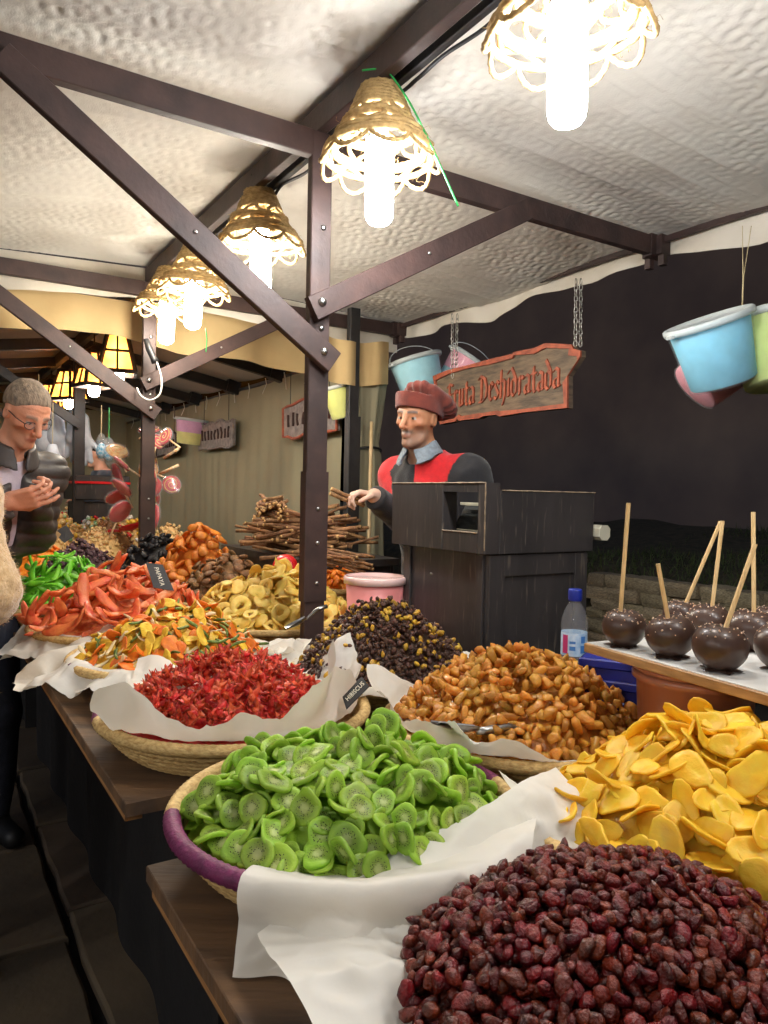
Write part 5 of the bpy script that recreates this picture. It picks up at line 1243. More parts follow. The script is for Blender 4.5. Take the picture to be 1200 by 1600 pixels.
# ================================================================= people (continuous skinned surfaces from a distance field)
def v3(*a): return np.array(a, float)
def rc(P, a, b, ra, rb):
    a = np.asarray(a,float); b = np.asarray(b,float); ab = b-a; t = np.clip(((P-a)@ab)/max(ab@ab,1e-12),0,1)
    return np.linalg.norm(P-(a+t[:,None]*ab),axis=1)-(ra+(rb-ra)*t)
def ell(P, c, r):
    q = P-np.asarray(c,float); r = np.asarray(r,float); k0 = np.linalg.norm(q/r,axis=1); k1 = np.linalg.norm(q/(r*r),axis=1)+1e-9
    return k0*(k0-1)/k1
def smin(a, b, k): h = np.clip(k-np.abs(a-b),0,None)/k; return np.minimum(a,b)-h*h*k*.25
def smax(a, b, k): return -smin(-a,-b,k)
def sdf_mesh(name, fn, lo, hi, h, m, smooth_it=1):
    lo = np.array(lo,float); hi = np.array(hi,float); B = 8; n = (np.ceil((hi-lo)/h/B).astype(int))*B
    G = np.ones(n+1, np.float32)*.5; nb = n//B
    bi = np.stack(np.meshgrid(*[np.arange(k) for k in nb], indexing='ij'),-1).reshape(-1,3)
    dc = fn(lo+(bi+.5)*B*h); act = np.abs(dc) < B*h*1.05; G_block = np.where(dc<0,-.5,.5)
    for b_, s_ in zip(bi[~act], G_block[~act]):
        if s_ < 0: i,j,k = b_*B; G[i:i+B+1,j:j+B+1,k:k+B+1] = -.5
    ab = bi[act]; off = np.stack(np.meshgrid(*[np.arange(B+1)]*3, indexing='ij'),-1).reshape(-1,3)
    for c0 in range(0,len(ab),400):
        blk = ab[c0:c0+400]; idx = (blk[:,None,:]*B+off[None]).reshape(-1,3); val = fn(lo+idx*h); G[idx[:,0],idx[:,1],idx[:,2]] = val
    S = G < 0
    c8 = [S[i:n[0]+i, j:n[1]+j, k:n[2]+k] for i in (0,1) for j in (0,1) for k in (0,1)]
    anyv = np.logical_or.reduce(c8); allv = np.logical_and.reduce(c8); cell = anyv & ~allv
    ci = np.argwhere(cell); vid = -np.ones(n, int); vid[cell] = np.arange(len(ci))
    acc = np.zeros((len(ci),3)); cnt = np.zeros(len(ci))
    cor = [np.array(q) for q in [(i,j,k) for i in (0,1) for j in (0,1) for k in (0,1)]]
    for a in range(8):
        for b in range(a+1,8):
            if np.abs(cor[a]-cor[b]).sum() != 1: continue
            ia = ci+cor[a]; ib = ci+cor[b]; va = G[ia[:,0],ia[:,1],ia[:,2]]; vb = G[ib[:,0],ib[:,1],ib[:,2]]
            msk = (va<0) != (vb<0); t = np.where(msk, va/np.where(np.abs(va-vb)<1e-9,1e-9,va-vb), 0)
            p = cor[a]+(cor[b]-cor[a])*np.clip(t,0,1)[:,None]; acc += p*msk[:,None]; cnt += msk
    V = lo+(ci+acc/np.maximum(cnt,1)[:,None])*h
    Fc = []
    for ax in range(3):
        o1, o2 = [(1,2),(2,0),(0,1)][ax]; sh = [0,0,0]; sh[ax] = 1
        A = S[tuple(slice(0,n[q]) for q in range(3))]; Bq = S[tuple(slice(sh[q],n[q]+sh[q]) for q in range(3))]
        e_ = np.argwhere(A != Bq); e_ = e_[(e_[:,o1]>0)&(e_[:,o2]>0)]; ins = A[e_[:,0],e_[:,1],e_[:,2]]
        d1 = np.zeros(3,int); d1[o1] = 1; d2 = np.zeros(3,int); d2[o2] = 1
        g_ = lambda q: vid[q[:,0],q[:,1],q[:,2]]
        q4 = np.stack([g_(e_-d1-d2),g_(e_-d2),g_(e_),g_(e_-d1)],1); q4[~ins] = q4[~ins][:,::-1]; Fc.append(q4[(q4>=0).all(1)])
    Fc = np.concatenate(Fc)
    me = bpy.data.meshes.new(name); me.vertices.add(len(V)); me.vertices.foreach_set('co', V.ravel()); me.loops.add(len(Fc)*4); me.loops.foreach_set('vertex_index', Fc.ravel().astype(np.int32))
    me.polygons.add(len(Fc)); me.polygons.foreach_set('loop_start', np.arange(0,len(Fc)*4,4,dtype=np.int32)); me.polygons.foreach_set('use_smooth', np.ones(len(Fc),bool)); me.update(calc_edges=True); me.validate()
    if m: me.materials.append(m)
    return me, V
class Frame:                                  # a local frame: x to the figure's left, y forward, z up
    def __init__(s, o, fwd, up=(0,0,1)):
        s.o = np.array(o,float); f = np.array(fwd,float); f /= np.linalg.norm(f); x = np.cross(f, np.array(up,float)); x /= np.linalg.norm(x); x = -x; z = np.cross(f, x); s.M = np.stack([x,f,z],1)
    def loc(s, P): return (P-s.o)@s.M
    def w(s, *p): return s.o+s.M@np.array(p,float)
def head_sdf(q, sc=1.):
    q = q/sc; a = np.abs(q[:,0]); m = np.stack([a,q[:,1],q[:,2]],1)
    d_ = ell(q,(0,-.018,.036),(.077,.097,.090)); d_ = smin(d_, ell(q,(0,.022,-.028),(.062,.070,.092)), .05)
    d_ = smin(d_, ell(q,(0,.030,-.086),(.047,.050,.036)), .03); d_ = smin(d_, ell(q,(0,.074,-.108),(.020,.016,.016)), .03)
    d_ = smin(d_, ell(m,(.046,.058,-.030),(.020,.018,.015)), .025); d_ = smin(d_, rc(m,(.010,.086,.020),(.044,.072,.022),.010,.008), .014)
    d_ = smax(d_, -ell(m,(.031,.102,-.002),(.020,.018,.015)), .016); d_ = smax(d_, -ell(m,(.052,.070,-.066),(.020,.022,.026)), .03)
    d_ = smin(d_, np.linalg.norm(m-np.array([.031,.074,-.001]),axis=1)-.0125, .004)
    d_ = smin(d_, rc(m,(.018,.083,.009),(.044,.076,.007),.0042,.0036), .005); d_ = smin(d_, rc(m,(.020,.081,-.012),(.042,.075,-.011),.0035,.003), .006)
    d_ = smin(d_, rc(q,(0,.090,.010),(0,.119,-.034),.0085,.0125), .014); d_ = smin(d_, np.linalg.norm(m-np.array([.0135,.104,-.040]),axis=1)-.0085, .008)
    d_ = smin(d_, rc(m,(0,.0945,-.0665),(.021,.085,-.069),.0058,.003), .007); d_ = smin(d_, rc(m,(0,.0935,-.078),(.018,.085,-.076),.0066,.003), .007)
    d_ = smax(d_, -rc(m,(0,.104,-.0722),(.024,.092,-.0727),.0022,.0016), .003)
    d_ = smax(d_, -rc(m,(.022,.100,-.044),(.034,.088,-.074),.004,.003), .012)
    d_ = d_ + .0016*np.sin(q[:,2]*420+2*np.sin(q[:,0]*60))*np.exp(-((q[:,2]-.052)/.016)**2)*(q[:,1]>.05) + .0012*np.sin((q[:,1]+q[:,2]*.6)*520)*np.exp(-(((a-.056)/.010)**2+((q[:,2]+.003)/.014)**2)) + .0011*sinnoise(q,95,4,2)
    ear = ell(m,(.079,-.008,-.008),(.009,.020,.031)); ear = smax(ear, -ell(m,(.088,-.004,-.006),(.006,.011,.018)), .006); d_ = smin(d_, ear, .008)
    return d_*sc
def face_col(q, sc, skin, lip, brow, eyec, stub=None, stub_a=0., P=None):
    q = q/sc; a = np.abs(q[:,0]); C = np.tile(np.array(skin), (len(q),1)); n_ = sinnoise(q,60,5,3)[:,None]
    C = C*(1+.10*n_)
    def mix(mask, c): 
        nonlocal C
        C = C*(1-mask[:,None])+np.array(c)*mask[:,None]
    g_ = lambda x, s: np.exp(-(x/s)**2)
    mix(.35*g_(np.hypot(a-.042,q[:,2]+.03),.022)*(q[:,1]>.03), np.array(skin)*np.array([1.1,.72,.66]))
    mix(.35*g_(np.hypot(q[:,0],q[:,2]+.036),.016)*(q[:,1]>.09), np.array(skin)*np.array([1.08,.7,.62]))
    mix(.30*g_(np.hypot(a-.031,(q[:,2]+.012)*1.3),.017)*(q[:,1]>.05), np.array(skin)*np.array([.7,.58,.55]))
    if stub is not None:
        ms = np.clip((-.040-q[:,2])/.02,0,1)*np.clip((q[:,1]+.01)/.03,0,1)*(1-g_(np.hypot(q[:,0],(q[:,2]+.072)*2),.02)); mix(np.clip(stub_a*ms*(.8+.3*n_[:,0]),0,1), stub)
    mix(np.clip(1.6*g_((q[:,2]+.0725)/1.,.0075)*g_(q[:,0],.021)*(q[:,1]>.08),0,1)*.8, lip)
    mix(np.clip(1.8*g_(q[:,2]-(.026-.12*np.abs(a-.028)),.0055)*((a>.010)&(a<.050))*(q[:,1]>.055),0,1)*.85, brow)
    e_ = np.linalg.norm(np.stack([a-.031,q[:,1]-.074,q[:,2]+.001],1),axis=1); ey = (e_<.0145)&(np.abs(q[:,2]+.001)<.0058)&(q[:,1]>.078)&(a>.018)&(a<.044); C[ey] = (.36,.33,.30)
    ir = ey&(np.hypot(q[:,0]*np.sign(q[:,0])-.031-.002*np.sign(q[:,0]),q[:,2]+.001)<.0062); C[ir] = eyec
    return C
def hand_parts(P, wrist, dirv, palmn, curl, thumb, sc=1., spread=.09):
    """palm with four unequal bent fingers and a thumb leaving the side of the palm; palmn points out of the palm, curl in radians per joint"""
    f = np.array(dirv,float); f /= np.linalg.norm(f); n = np.array(palmn,float); n -= f*(n@f); n /= np.linalg.norm(n); s = np.cross(f,n)*thumb
    W0 = np.array(wrist,float); d_ = None
    pal = [(W0+s*x, W0+f*.085*sc+s*x*1.35*1.0) for x in (-.024*sc,-.008*sc,.008*sc,.024*sc)]
    for (a,b) in pal:
        q = rc(P,a+f*.012*sc,b,.0125*sc,.0115*sc); d_ = q if d_ is None else smin(d_,q,.012)
    Ls = (.036,.042,.039,.030)
    for i,x in enumerate((.031,.0105,-.0105,-.031)):
        b0 = W0+f*.083*sc+s*x*sc; cur = curl[i] if hasattr(curl,'__len__') else curl; ang = cur*.7; pos = b0; sp = spread*(1.5-i)*.3
        for j,(k_,ra,rb) in enumerate(((1.,.0092,.0086),(.68,.0084,.0078),(.55,.0076,.0066))):
            t_ = (f*math.cos(ang)+n*math.sin(ang)); t_ = t_+s*sp; t_ /= np.linalg.norm(t_); nx = pos+t_*Ls[i]*k_*sc
            d_ = smin(d_, rc(P,pos,nx,ra*sc,rb*sc), .004); pos = nx; ang += cur
    t0 = W0+f*.022*sc+s*.028*sc; t1 = t0+(f*.62+s*.60+n*.35)*.038*sc; t2 = t1+(f*.88+s*.05+n*.5)*.030*sc; t3 = t2+(f*.8-s*.25+n*.55)*.022*sc
    d_ = smin(d_, rc(P,t0,t1,.0145*sc,.0108*sc), .012); d_ = smin(d_, rc(P,t1,t2,.0105*sc,.009*sc), .004); d_ = smin(d_, rc(P,t2,t3,.009*sc,.0075*sc), .003)
    return d_
class Person:
    def __init__(s, feet, fwd, hgt, head_o, head_f, head_up=(0,0,1), lean=0., hs=.93, build=1.):
        s.k = hgt/1.78; k = s.k; s.B = Frame((feet[0],feet[1],0), (fwd[0],fwd[1],0)); s.H = Frame(head_o, head_f, head_up); s.hs = hs; s.build = build; s.lean = lean
        B = s.B; L = lean
        s.pelvis = B.w(0,-.02,.95*k); s.waist = B.w(0,.0+L*.25,1.10*k); s.chest = B.w(0,L*.6,1.30*k); s.neck = B.w(0,L*.85+.005,1.475*k)
        s.sh = [B.w(sg*.185*k*build,L*.78,1.435*k) for sg in (-1,1)]        # right, left
        s.hip = [B.w(sg*.095*k,-.02,.92*k) for sg in (-1,1)]; s.knee = [B.w(sg*.105*k,.03,.50*k) for sg in (-1,1)]; s.ank = [B.w(sg*.11*k,-.02,.085*k) for sg in (-1,1)]
        s.elb = [None,None]; s.wri = [None,None]; s.hands = [None,None]
    def torso(s, P, g=0.):
        B = s.B; k = s.k; b = s.build; q = B.loc(P)
        def el(c, r): 
            cc = B.loc(np.array([c]))[0]; return ell(q, cc, np.array(r)*k*np.array([b,b,1])+g)
        d_ = el(s.pelvis,(.165,.115,.13)); d_ = smin(d_, el(s.waist,(.150,.105,.16)), .08); d_ = smin(d_, el(s.chest,(.175,.125,.19)), .08)
        d_ = smin(d_, rc(P,s.sh[0],s.sh[1],.062*k+g,.062*k+g), .07); d_ = smin(d_, rc(P,s.chest,s.neck,.10*k+g,.058*k+g), .05); return d_
    def arm(s, P, i, g=0., cut=0.):
        k = s.k; d_ = rc(P,s.sh[i],s.elb[i],.055*k+g,.043*k+g); return smin(d_, rc(P,s.elb[i],s.wri[i],.043*k+g,.029*k+g), .02)
    def legs(s, P, g=0.):
        k = s.k; d_ = None
        for i in (0,1):
            q = rc(P,s.hip[i],s.knee[i],.085*k+g,.058*k+g); q = smin(q, rc(P,s.knee[i],s.ank[i],.058*k+g,.040*k+g), .03); d_ = q if d_ is None else np.minimum(d_,q)
        return d_
    def feet(s, P, g=0.):
        d_ = None
        for i in (0,1):
            c = s.ank[i]; f = s.B.M[:,1]; q = rc(P,c-f*.035-v3(0,0,.035),c+f*.15-v3(0,0,.050),.042+g,.032+g); q = smin(q, rc(P,c,c-v3(0,0,.04),.045+g,.045+g), .02); d_ = q if d_ is None else np.minimum(d_,q)
        return d_
    def body(s, P):
        d_ = s.torso(P); d_ = smin(d_, s.legs(P), .04)
        for i in (0,1): d_ = smin(d_, s.arm(P,i), .03)
        d_ = smin(d_, s.feet(P), .02)
        hb = s.H.w(0,-.02,-.06); d_ = smin(d_, rc(P,s.neck-v3(0,0,.05),hb,.060*s.k,.055*s.hs), .03); d_ = smin(d_, head_sdf(s.H.loc(P),s.hs), .02)
        for i in (0,1):
            if s.hands[i]: d_ = smin(d_, hand_parts(P,s.wri[i],*s.hands[i]), .012)
        return d_
    def bounds(s, pad=.08):
        pts = np.array([s.pelvis,s.neck,s.H.o]+s.sh+s.hip+s.knee+s.ank+s.elb+s.wri+[s.wri[i]+np.array(s.hands[i][0])/np.linalg.norm(s.hands[i][0])*.2 for i in (0,1) if s.hands[i]])
        lo = pts.min(0)-.19; hi = pts.max(0)+.19; lo[2] = -.02; return lo, hi
M_skin = pm('skin', (1,1,1,1), (.9,.9,.9,1), 40, .5, .25, 220, .12, (1,.35,.2), .008, attr='Col')
M_dyed = pm('dyed_cloth', (1,1,1,1), (.82,.82,.82,1), 60, .85, .4, 300, attr='Col', sheen=.2)
def lc(r,g,b): return np.array(lin(r,g,b)[:3])
def fold(P, amp, f, seed): return amp*sinnoise(P, f, seed, 2)

# ---------------------------------------------------------------- the seller in beret and red-black tunic
HC = at_d(652,652,2.93); HC = v3(HC.x,HC.y,HC.z)
vf = v3(-.62,-.78,0); V1 = Person((.235,3.10), vf, 1.80, HC, (-.56,-.82,-.13), (.06,-.06,1), .05)
shift = HC[:2]-V1.neck[:2]
V1.neck = v3(HC[0]+.040, HC[1]+.050, HC[2]-.150); V1.chest = v3(V1.neck[0]+.035, V1.neck[1]+.03, 1.30); 
x_ = V1.B.M[:,0]
V1.sh = [V1.neck+v3(.03,.03,-.078)-x_*.172, V1.neck+v3(.03,.03,-.078)+x_*.172]
hp = at_d(585,775,2.80); V1.wri[0] = v3(hp.x,hp.y,hp.z); V1.elb[0] = v3(V1.sh[0][0]+.055, V1.sh[0][1]-.10, 1.215)
V1.elb[1] = V1.sh[1]+v3(.12,.0,-.28); V1.wri[1] = V1.elb[1]+v3(-.16,-.14,-.06)
hd = at_d(538,768,2.74); hdv = v3(hd.x,hd.y,hd.z)-V1.wri[0]
V1.hands[0] = (hdv, (-.15,-.25,-1.), (.85,.95,1.05,1.1), 1, .92); V1.hands[1] = (v3(-.5,-.6,-.2), (0,0,-1), .4, -1, .92)
lo, hi = V1.bounds(); me, V = sdf_mesh('person', V1.body, lo, hi, .0046, M_skin)
q = V1.H.loc(V); C = face_col(q, V1.hs, lc(180,126,92), lc(138,90,74), lc(58,50,45), lc(40,28,20), lc(128,108,96), .85)
ms_ = np.exp(-((q[:,2]/V1.hs+.057)/.0075)**2)*np.exp(-(q[:,0]/.027)**2)*(q[:,1]>.07); C = C*(1-.75*np.clip(1.4*ms_,0,1)[:,None])+lc(84,74,68)*.75*np.clip(1.4*ms_,0,1)[:,None]
C[np.linalg.norm(V-V1.H.o,axis=1)>.24] = lc(198,144,112)
# clear thin glove on the right hand makes it paler
gl = np.linalg.norm(V-V1.wri[0],axis=1)<.2; C[gl] = C[gl]*.6+lc(226,206,190)*.4
set_col(me, C); seller = tag(link('person', me), 'seller in rust beret and red and black tunic standing behind the till', 'person')
def tunic(P):
    d_ = V1.torso(P,.016); d_ = smin(d_, smin(V1.arm(P,0,.018), V1.arm(P,1,.018), .01), .05)
    d_ = d_+fold(P,.004,26,3)+fold(P,.003,60,4)
    d_ = smax(d_, P[:,2]-(V1.neck[2]+.030), .01)                    # neckline
    d_ = smax(d_, -(np.linalg.norm(P-(V1.neck+v3(-.018,-.024,.035)),axis=1)-.082), .012)
    d_ = smax(d_, .78-P[:,2], .01)
    for i in (0,1):
        a = (V1.wri[i]-V1.elb[i]); a /= np.linalg.norm(a); along = (P-V1.wri[i])@a; near = np.linalg.norm(P-V1.wri[i],axis=1)<.16
        d_ = np.where(near, smax(d_, along-.0, .006), d_)
    return d_
me, V = sdf_mesh('tunic', tunic, lo, hi, .007, M_dyed)
q = V1.B.loc(V); red = lc(196,26,32); blk = lc(30,29,32); mid = V1.B.loc(np.array([V1.neck]))[0][0]+.004
C = np.where((q[:,0]>mid)[:,None], red, blk)
d0 = V1.arm(V,0,.018)-V1.torso(V,.016); ua = rc(V,V1.sh[0],V1.elb[0],.07,.06); C[(q[:,0]<mid-.125)&(V[:,2]>1.26)&(V1.arm(V,0,.02)<.02)] = red
fo = ((V-V1.elb[0])@(V1.wri[0]-V1.elb[0]))/((V1.wri[0]-V1.elb[0])@(V1.wri[0]-V1.elb[0])); C[(fo>.05)&(rc(V,V1.elb[0],V1.wri[0],.06,.05)<.02)] = blk
C[q[:,0]-.25*(V[:,2]-1.4)>mid+.135] = blk
set_col(me, C); link('tunic', me, None, seller)
def collar(P):
    q = P-(V1.neck+v3(-.022,-.028,.030)); ax = np.array(V1.H.o-V1.neck); ax = ax/np.linalg.norm(ax)*.4+v3(0,0,.6); ax /= np.linalg.norm(ax)
    z = q@ax; fw = q@V1.B.M[:,1]; r = np.linalg.norm(q-z[:,None]*ax,axis=1); zz = z+.35*np.clip(fw,0,.1)
    d_ = np.maximum(np.abs(r-(.070-.55*z))-.006, np.abs(zz)-.026)
    gap = np.abs(q@V1.B.M[:,0])-(.004+.6*np.clip(.02-z,0,.06)); d_ = np.where(fw>.03, np.maximum(d_, -gap), d_)
    return d_+fold(P,.003,50,8)
me, V = sdf_mesh('collar', collar, V1.neck-.16, V1.neck+.16, .004, pm('grey_shirt', lin(128,138,146), lin(104,114,122), 60, .8, .4, 200)); link('shirt_collar', me, None, seller)
M_beret = pm('rust_beret_cloth', lin(116,50,37), lin(96,42,33), 30, .85, .5, 200, sheen=.2)
def beret(P):
    q = V1.H.loc(P)/V1.hs; 
    tl = q@np.array([0,-.30,1.]) ; r_ = np.sqrt((q[:,0]/.088)**2+((q[:,1]+.014)/.108)**2)
    band = np.maximum(np.abs(r_-1.0)*.088-.007, np.abs(tl-.052)-.032)
    rad = np.stack([q[:,0]-.020, q[:,1]+.066, q[:,2]-.070],1); a = R(-33); yy = rad[:,1]*math.cos(a)-rad[:,2]*math.sin(a); zz = rad[:,1]*math.sin(a)+rad[:,2]*math.cos(a)
    puff = ell(np.stack([rad[:,0],yy,zz],1),(0,-.01,0),(.110,.142,.044))
    th = np.arctan2(rad[:,0], yy); puff = puff+.004*np.sin(th*13+3*np.sin(th*3))*np.clip(np.hypot(rad[:,0],yy)/.1-.3,0,1)+.004*sinnoise(q,40,7,2)
    d_ = smin(band, puff, .014); d_ = smax(d_, -ell(q,(0,-.012,.020),(.079,.099,.095)), .004)
    return d_*V1.hs
me, V = sdf_mesh('beret', beret, HC-.30, HC+.30, .005, M_beret); link('beret', me, None, seller)
M_apron = pm('dark_trousers', lin(34,36,46), lin(26,27,34), 20, .85, .3, 100)
me, V = sdf_mesh('trousers', lambda P: smax(smax(smin(V1.legs(P,.018), V1.torso(P,.010), .03)+fold(P,.004,20,9), P[:,2]-.82, .01), .06-P[:,2], .01), (lo[0],lo[1],0), (hi[0],hi[1],.95), .010, M_apron); link('trousers', me, None, seller)
me, V = sdf_mesh('shoe', lambda P: smax(V1.feet(P,.008), -.002-P[:,2], .004), (lo[0],lo[1],-.02), (hi[0],hi[1],.2), .008, M_cable); link('shoes', me, None, seller)
# two liquorice sticks in his hand
hv = hdv/np.linalg.norm(hdv); g0 = V1.wri[0]+hv*.095+v3(0,0,-.026)
for k,(dz,dx) in enumerate(((.006,.0),(-.010,-.004))):
    b = MB(); a = Vector(g0+v3(.045,.03,-.012+dz)); bb = Vector(g0+v3(-.075+dx,-.035,.030+dz)); b.tube([a.lerp(bb,i/8)+Vector((0,0,.002*math.sin(i))) for i in range(9)], .0078, 8)
    me = mesh('held_root', b.v, b.f, None, True, [M_root,M_cut], [0]*(len(b.f)-2)+[1,1]); tag(link('liquorice_root', me), ('upper','lower')[k]+' liquorice stick held in the seller\'s hand', 'root', 'liquorice sticks in the seller\'s hand')

# ---------------------------------------------------------------- the man with glasses and quilted jacket
MC = at_d(42,645,2.62); MC = v3(MC.x,MC.y,MC.z)
mf = v3(.80,-.60,0); MN = Person((MC[0]-.27,MC[1]+.12), mf, 1.76, MC, (.74,-.46,-.58), (.36,-.24,.9), .06, .87)
MN.neck = v3(MC[0]-.095, MC[1]+.055, MC[2]-.125); MN.chest = v3(MN.neck[0]-.075, MN.neck[1]+.03, 1.27); x_ = MN.B.M[:,0]
MN.sh = [MN.neck+v3(-.02,.01,-.085)-x_*.165, MN.neck+v3(-.02,.01,-.085)+x_*.155]
w0 = at_d(14,783,2.44); w1 = at_d(40,772,2.58)
MN.wri = [v3(w0.x,w0.y,w0.z), v3(w1.x+.02,w1.y+.03,w1.z)]
MN.elb = [v3(MN.sh[0][0]+.02, MN.sh[0][1]-.08, 1.17), v3(MN.sh[1][0]-.03, MN.sh[1][1]+.0, 1.17)]
h0 = at_d(62,776,2.44); MN.hands[0] = (v3(h0.x,h0.y,h0.z)-MN.wri[0], (.15,.75,.6), (.35,.45,.55,.6), -1, .96)
h1 = at_d(84,766,2.53); MN.hands[1] = (v3(h1.x,h1.y,h1.z)-MN.wri[1], (.1,-.8,.3), (.75,.8,.9,.95), 1, .96)
lo, hi = MN.bounds(); me, V = sdf_mesh('person', MN.body, lo, hi, .0048, M_skin)
q = MN.H.loc(V); C = face_col(q, MN.hs, lc(204,142,112), lc(172,100,88), lc(130,112,98), lc(50,40,34), lc(170,136,116), .35)
C[np.linalg.norm(V-MN.H.o,axis=1)>.24] = lc(204,144,116); set_col(me, C)
man = tag(link('person', me), 'grey-haired man in glasses and dark quilted jacket at the left edge', 'person')
def mhair(P):
    q = MN.H.loc(P)/MN.hs; d_ = ell(q,(0,-.020,.037),(.0835,.1030,.0960))+.0012*sinnoise(q,160,3,2)
    line_ = .040+.30*np.clip(q[:,1],-.1,.1)+.45*np.clip(q[:,1]-.03,0,1)-.4*np.clip(-q[:,1]-.03,0,.1)
    return smax(d_, line_-.012-q[:,2], .012)*MN.hs
me, V = sdf_mesh('hair', mhair, MC-.2, MC+.2, .004, pm('short_grey_hair', lin(142,124,104), lin(96,84,72), 90, .8, .9, 260, stretch=(1,1,.4))); link('hair', me, None, man)
M_quilt = pm('quilted_nylon', lin(66,60,57), lin(52,47,45), 12, .5, .3, 60)
def seg(P): return .008*(np.abs(np.sin((P[:,2]+.02*np.sin(P[:,0]*9))*PI/.052))**.7)
def mjacket(P):
    d_ = MN.torso(P,.018); sl = smin(MN.arm(P,0,.022),MN.arm(P,1,.022),.01); d_ = smin(d_, sl, .04)-seg(P)+.004+fold(P,.002,50,3)
    q = MN.B.loc(P); c = MN.B.loc(np.array([MN.neck]))[0]
    d_ = smax(d_, P[:,2]-(MN.neck[2]+.018), .01); d_ = smax(d_, .86-P[:,2], .01)
    wedge = np.maximum(np.abs(q[:,0]-c[0])-(.010+.06*np.clip(P[:,2]-1.24,0,.3)), -(q[:,1]-c[1]-.02)); d_ = smax(d_, -wedge, .006)
    d_ = smax(d_, -(np.linalg.norm(P-(MN.neck+v3(.03,-.02,.055)),axis=1)-.060), .01)
    for i in (0,1):
        a = MN.wri[i]-MN.elb[i]; a = a/np.linalg.norm(a); al = (P-MN.wri[i])@a; near = np.linalg.norm(P-MN.wri[i],axis=1)<.15; d_ = np.where(near, smax(d_, al+.015, .005), d_)
    return d_
me, V = sdf_mesh('jacket', mjacket, lo, hi, .0065, M_quilt); link('quilted_jacket', me, None, man)
me, V = sdf_mesh('shirt', lambda P: smax(smax(MN.torso(P,.009), P[:,2]-(MN.neck[2]+.03), .01), .9-P[:,2], .01)+fold(P,.003,30,2), lo, hi, .009, pm('pale_lilac_shirt', lin(206,196,206), lin(188,176,190), 30, .8, .3, 200)); link('shirt', me, None, man)
def mcol(P):
    q = P-(MN.neck+v3(.018,-.012,.02)); ax = v3(.35,-.2,1.); ax /= np.linalg.norm(ax); z = q@ax; r = np.linalg.norm(q-z[:,None]*ax,axis=1); fw = q@MN.B.M[:,1]; d_ = np.maximum(np.abs(r-(.078-.45*z))-.009, np.abs(z+.012+.25*np.clip(fw,0,.1))-.032)
    return np.where(fw>.02, np.maximum(d_, -(np.abs(q@MN.B.M[:,0])-.018-.3*np.clip(z+.03,0,.06))), d_)+fold(P,.003,40,8)
me, V = sdf_mesh('jacket_collar', mcol, MN.neck-.17, MN.neck+.17, .0045, M_quilt); link('jacket_collar', me, None, man)
M_jean = pm('dark_jeans', lin(40,44,58), lin(30,33,44), 30, .85, .3, 200)
me, V = sdf_mesh('trousers', lambda P: smax(smax(smin(MN.legs(P,.018), MN.torso(P,.008), .03)+fold(P,.005,20,9), P[:,2]-.92, .01), .05-P[:,2], .01), (lo[0],lo[1],0), (hi[0],hi[1],1.), .010, M_jean); link('trousers', me, None, man)
me, V = sdf_mesh('shoes', lambda P: smax(MN.feet(P,.009), -.002-P[:,2], .004), (lo[0],lo[1],-.02), (hi[0],hi[1],.2), .008, M_cable); link('shoes', me, None, man)
gs = empty('glasses', (0,0,0)); gs.parent = man; hs_ = MN.hs
def HW(x,y,z): return Vector(MN.H.w(x*hs_,y*hs_,z*hs_))
b = MB()
for sg in (-1,1):
    b.tube([HW(sg*(.033+.023*math.cos(a)), .098-.006*abs(math.cos(a)*1), -.006+.016*math.sin(a)) for a in np.linspace(0,2*PI,20,endpoint=False)], .0016, 5, closed=True)
    b.tube([HW(sg*.057,.092,.0), HW(sg*.076,.06,.004), HW(sg*.082,.0,.006), HW(sg*.082,-.02,-.008)], .0018, 5)
b.tube([HW(-.010,.100,-.002),HW(0,.104,.002),HW(.010,.100,-.002)], .0016, 5); gfr = b.build('frame', M_cable, gs, True)
M_lens = pm('glasses_lens', lin(250,250,250), None, 5, .05, alpha=.12)
for sg in (-1,1):
    b = MB(); b.add([HW(sg*(.033+.022*math.cos(a)), .0975, -.006+.015*math.sin(a)) for a in np.linspace(0,2*PI,20,endpoint=False)], [tuple(range(20))]); b.build('lens', M_lens, gs)

# ---------------------------------------------------------------- customer in the cream fleece coat, mostly outside the picture
LC = v3(-1.25,1.93,1.60); LD = Person((-1.25,1.95), v3(.75,.66,0), 1.66, LC, (.75,.6,-.3), (0,0,1), .02)
sp_ = at_d(-12,800,1.90); el_ = at_d(6,925,1.84)
LD.sh[1] = LD.sh[1]; x_ = LD.B.M[:,0]
LD.sh = [v3(-1.075,1.86,1.31), v3(-1.40,2.06,1.31)]
LD.elb = [v3(el_.x-.055,el_.y,1.09), v3(-1.38,2.22,1.08)]; LD.wri = [v3(-1.16,2.05,1.10), v3(-1.26,2.26,1.10)]
LD.hands = [(v3(-.2,.9,.1),(0,0,-1),.5,-1,.9),(v3(.6,.5,.1),(0,0,-1),.5,1,.9)]
lo, hi = LD.bounds(.1); me, V = sdf_mesh('person', LD.body, lo, hi, .0085, M_skin); set_col(me, np.tile(lc(214,164,136),(len(V),1)))
lady = tag(link('person', me), 'customer in thick cream fleece coat cut by the left edge', 'person')
M_fleece = pm('cream_fleece', lin(214,182,136), lin(188,152,106), 55, .95, 1., 140, sheen=.6)
